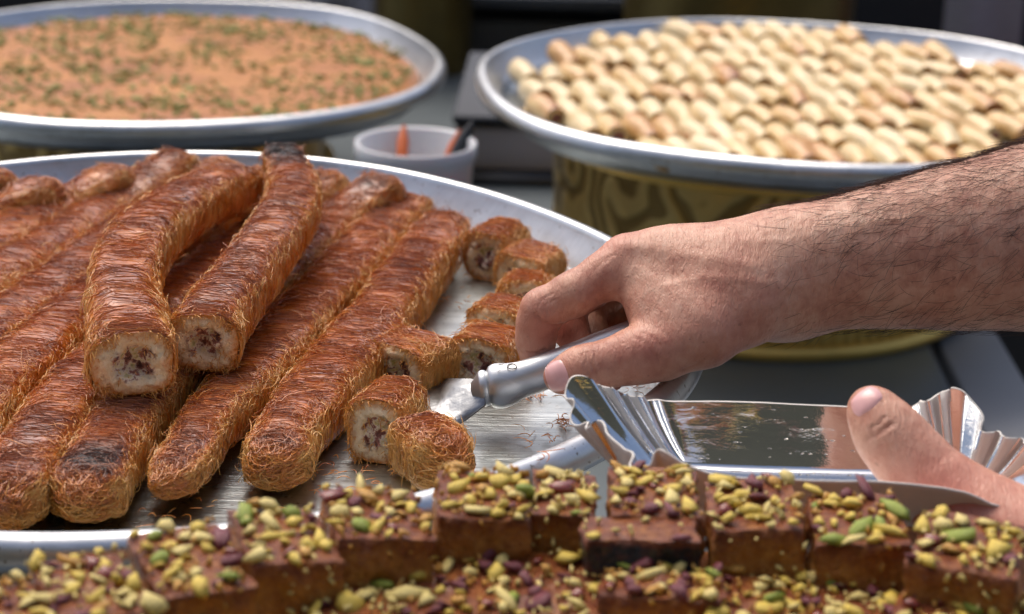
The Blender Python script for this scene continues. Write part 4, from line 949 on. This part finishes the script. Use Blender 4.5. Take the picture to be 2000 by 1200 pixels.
# nails: curved plates that follow the finger surface
def nail(sdf, armo, quad, m=M_nail):
    q = np.array(quad, float)      # px corners: tip-a, tip-b, base-b, base-a (outline bulges)
    n_ = 17; U, Vv = np.meshgrid(np.linspace(-1, 1, n_), np.linspace(-1, 1, n_), indexing='ij')
    # square -> rounded square
    A = U*np.sqrt(1-Vv**2*.36); B = Vv*np.sqrt(1-U**2*.36)
    A = A/.9; B = B/.9
    u = (A+1)/2; v = (B+1)/2
    W = (1-u)[..., None]*(1-v)[..., None]*q[0]+u[..., None]*(1-v)[..., None]*q[1]+u[..., None]*v[..., None]*q[2]+(1-u)[..., None]*v[..., None]*q[3]
    pts = np.zeros((n_, n_, 3)); e = 1e-4
    dq = ray(*q.mean(0)); ref = surf_pt(sdf, *q.mean(0)); tm = (ref-CAM)@FW
    for i_ in range(n_):
        for j_ in range(n_):
            w_ = W[i_, j_]
            for f_ in (1, .95, .9, .85, .8, .72, .6, .4):
                p = surf_pt(sdf, *(q.mean(0)+(w_-q.mean(0))*f_))
                if p is not None and abs((p-CAM)@FW-tm) < .014: break
            pts[i_, j_] = p if p is not None else ref
    flat = pts.reshape(-1, 3); g = nrm(np.stack([sdf(flat+np.eye(3)[k]*e)-sdf(flat-np.eye(3)[k]*e) for k in range(3)], -1))
    edge = (1-np.maximum(np.abs(U), np.abs(Vv))**4).ravel()
    V = flat+g*(-.0003+.0009*edge)[:, None]
    i = np.arange(n_*n_).reshape(n_, n_); Fq = np.stack([i[:-1, :-1], i[1:, :-1], i[1:, 1:], i[:-1, 1:]], -1).reshape(-1, 4)
    ob('fingernail', mesh('fingernail', V, Fq, m), armo)
nail(sdf1, arm1, [(1059, 714), (1075, 770), (1119, 757), (1097, 698)])
nail(sdf2, arm2, [(1657, 783), (1701, 749), (1728, 776), (1674, 820)])
# arm hair
def hair(AV, AN, AF, armo, N, zone, seed, dirv, lmin, lmax, rr):
    rs = np.random.RandomState(seed); fc = AV[AF].mean(1); fn = nrm(AN[AF].sum(1)); wgt = zone(fc, fn); wgt = wgt/wgt.sum()
    idx = rs.choice(len(fc), N, p=wgt); p0 = fc[idx]+rs.uniform(-.0006, .0006, (N, 3)); n0 = fn[idx]
    d = dirv(p0)+rs.normal(0, .28, (N, 3)); d = nrm(d-n0*(d*n0).sum(1)[:, None]); l = rs.uniform(lmin, lmax, N)
    cv = np.cross(n0, d)*rs.normal(0, .35, N)[:, None]
    k = np.linspace(0, 1, 6)[None, :, None]; L_ = l[:, None, None]
    li = rs.uniform(.12, .45, N)[:, None, None]
    pp = p0[:, None]+d[:, None]*L_*k+n0[:, None]*L_*(li*k*(1-.55*k))+cv[:, None]*L_*k*k
    V, Fq = strands(pp, rs.uniform(rr*.7, rr*1.2, N)[:, None]); ob('arm_hair', mesh('arm_hair', V, Fq, M_hair), armo, kind='stuff')
wx = D(1470, 530, 1.138)[0]; ex = D(1750, 500, 1.15)[0]
axis = nrm(D(1500, 560, 1.138)-D(2000, 420, 1.16))
hair(AV, AN, AF, arm1, 3800, lambda c, n_: sstep(wx, ex, c[:, 0])*(.25+.75*np.clip(n_@nrm(np.array([-.1, .1, 1.])), 0, 1))*((n_@-FW) > -.5)*1.0, 1, lambda p: axis+np.array([0, 0, -.25]), .008, .019, .000085)
hair(AV, AN, AF, arm1, 2200, lambda c, n_: sstep(wx-.02, ex, c[:, 0])*((n_@-FW) < .35)*(n_[:, 2] > .4)*1.0, 2, lambda p: axis+np.array([0, 0, .1]), .006, .014, .00006)
print('small rolls', cnt, 'objects', len(bpy.data.objects), 'tris', sum(len(m.loops)-2*len(m.polygons) for m in bpy.data.meshes))
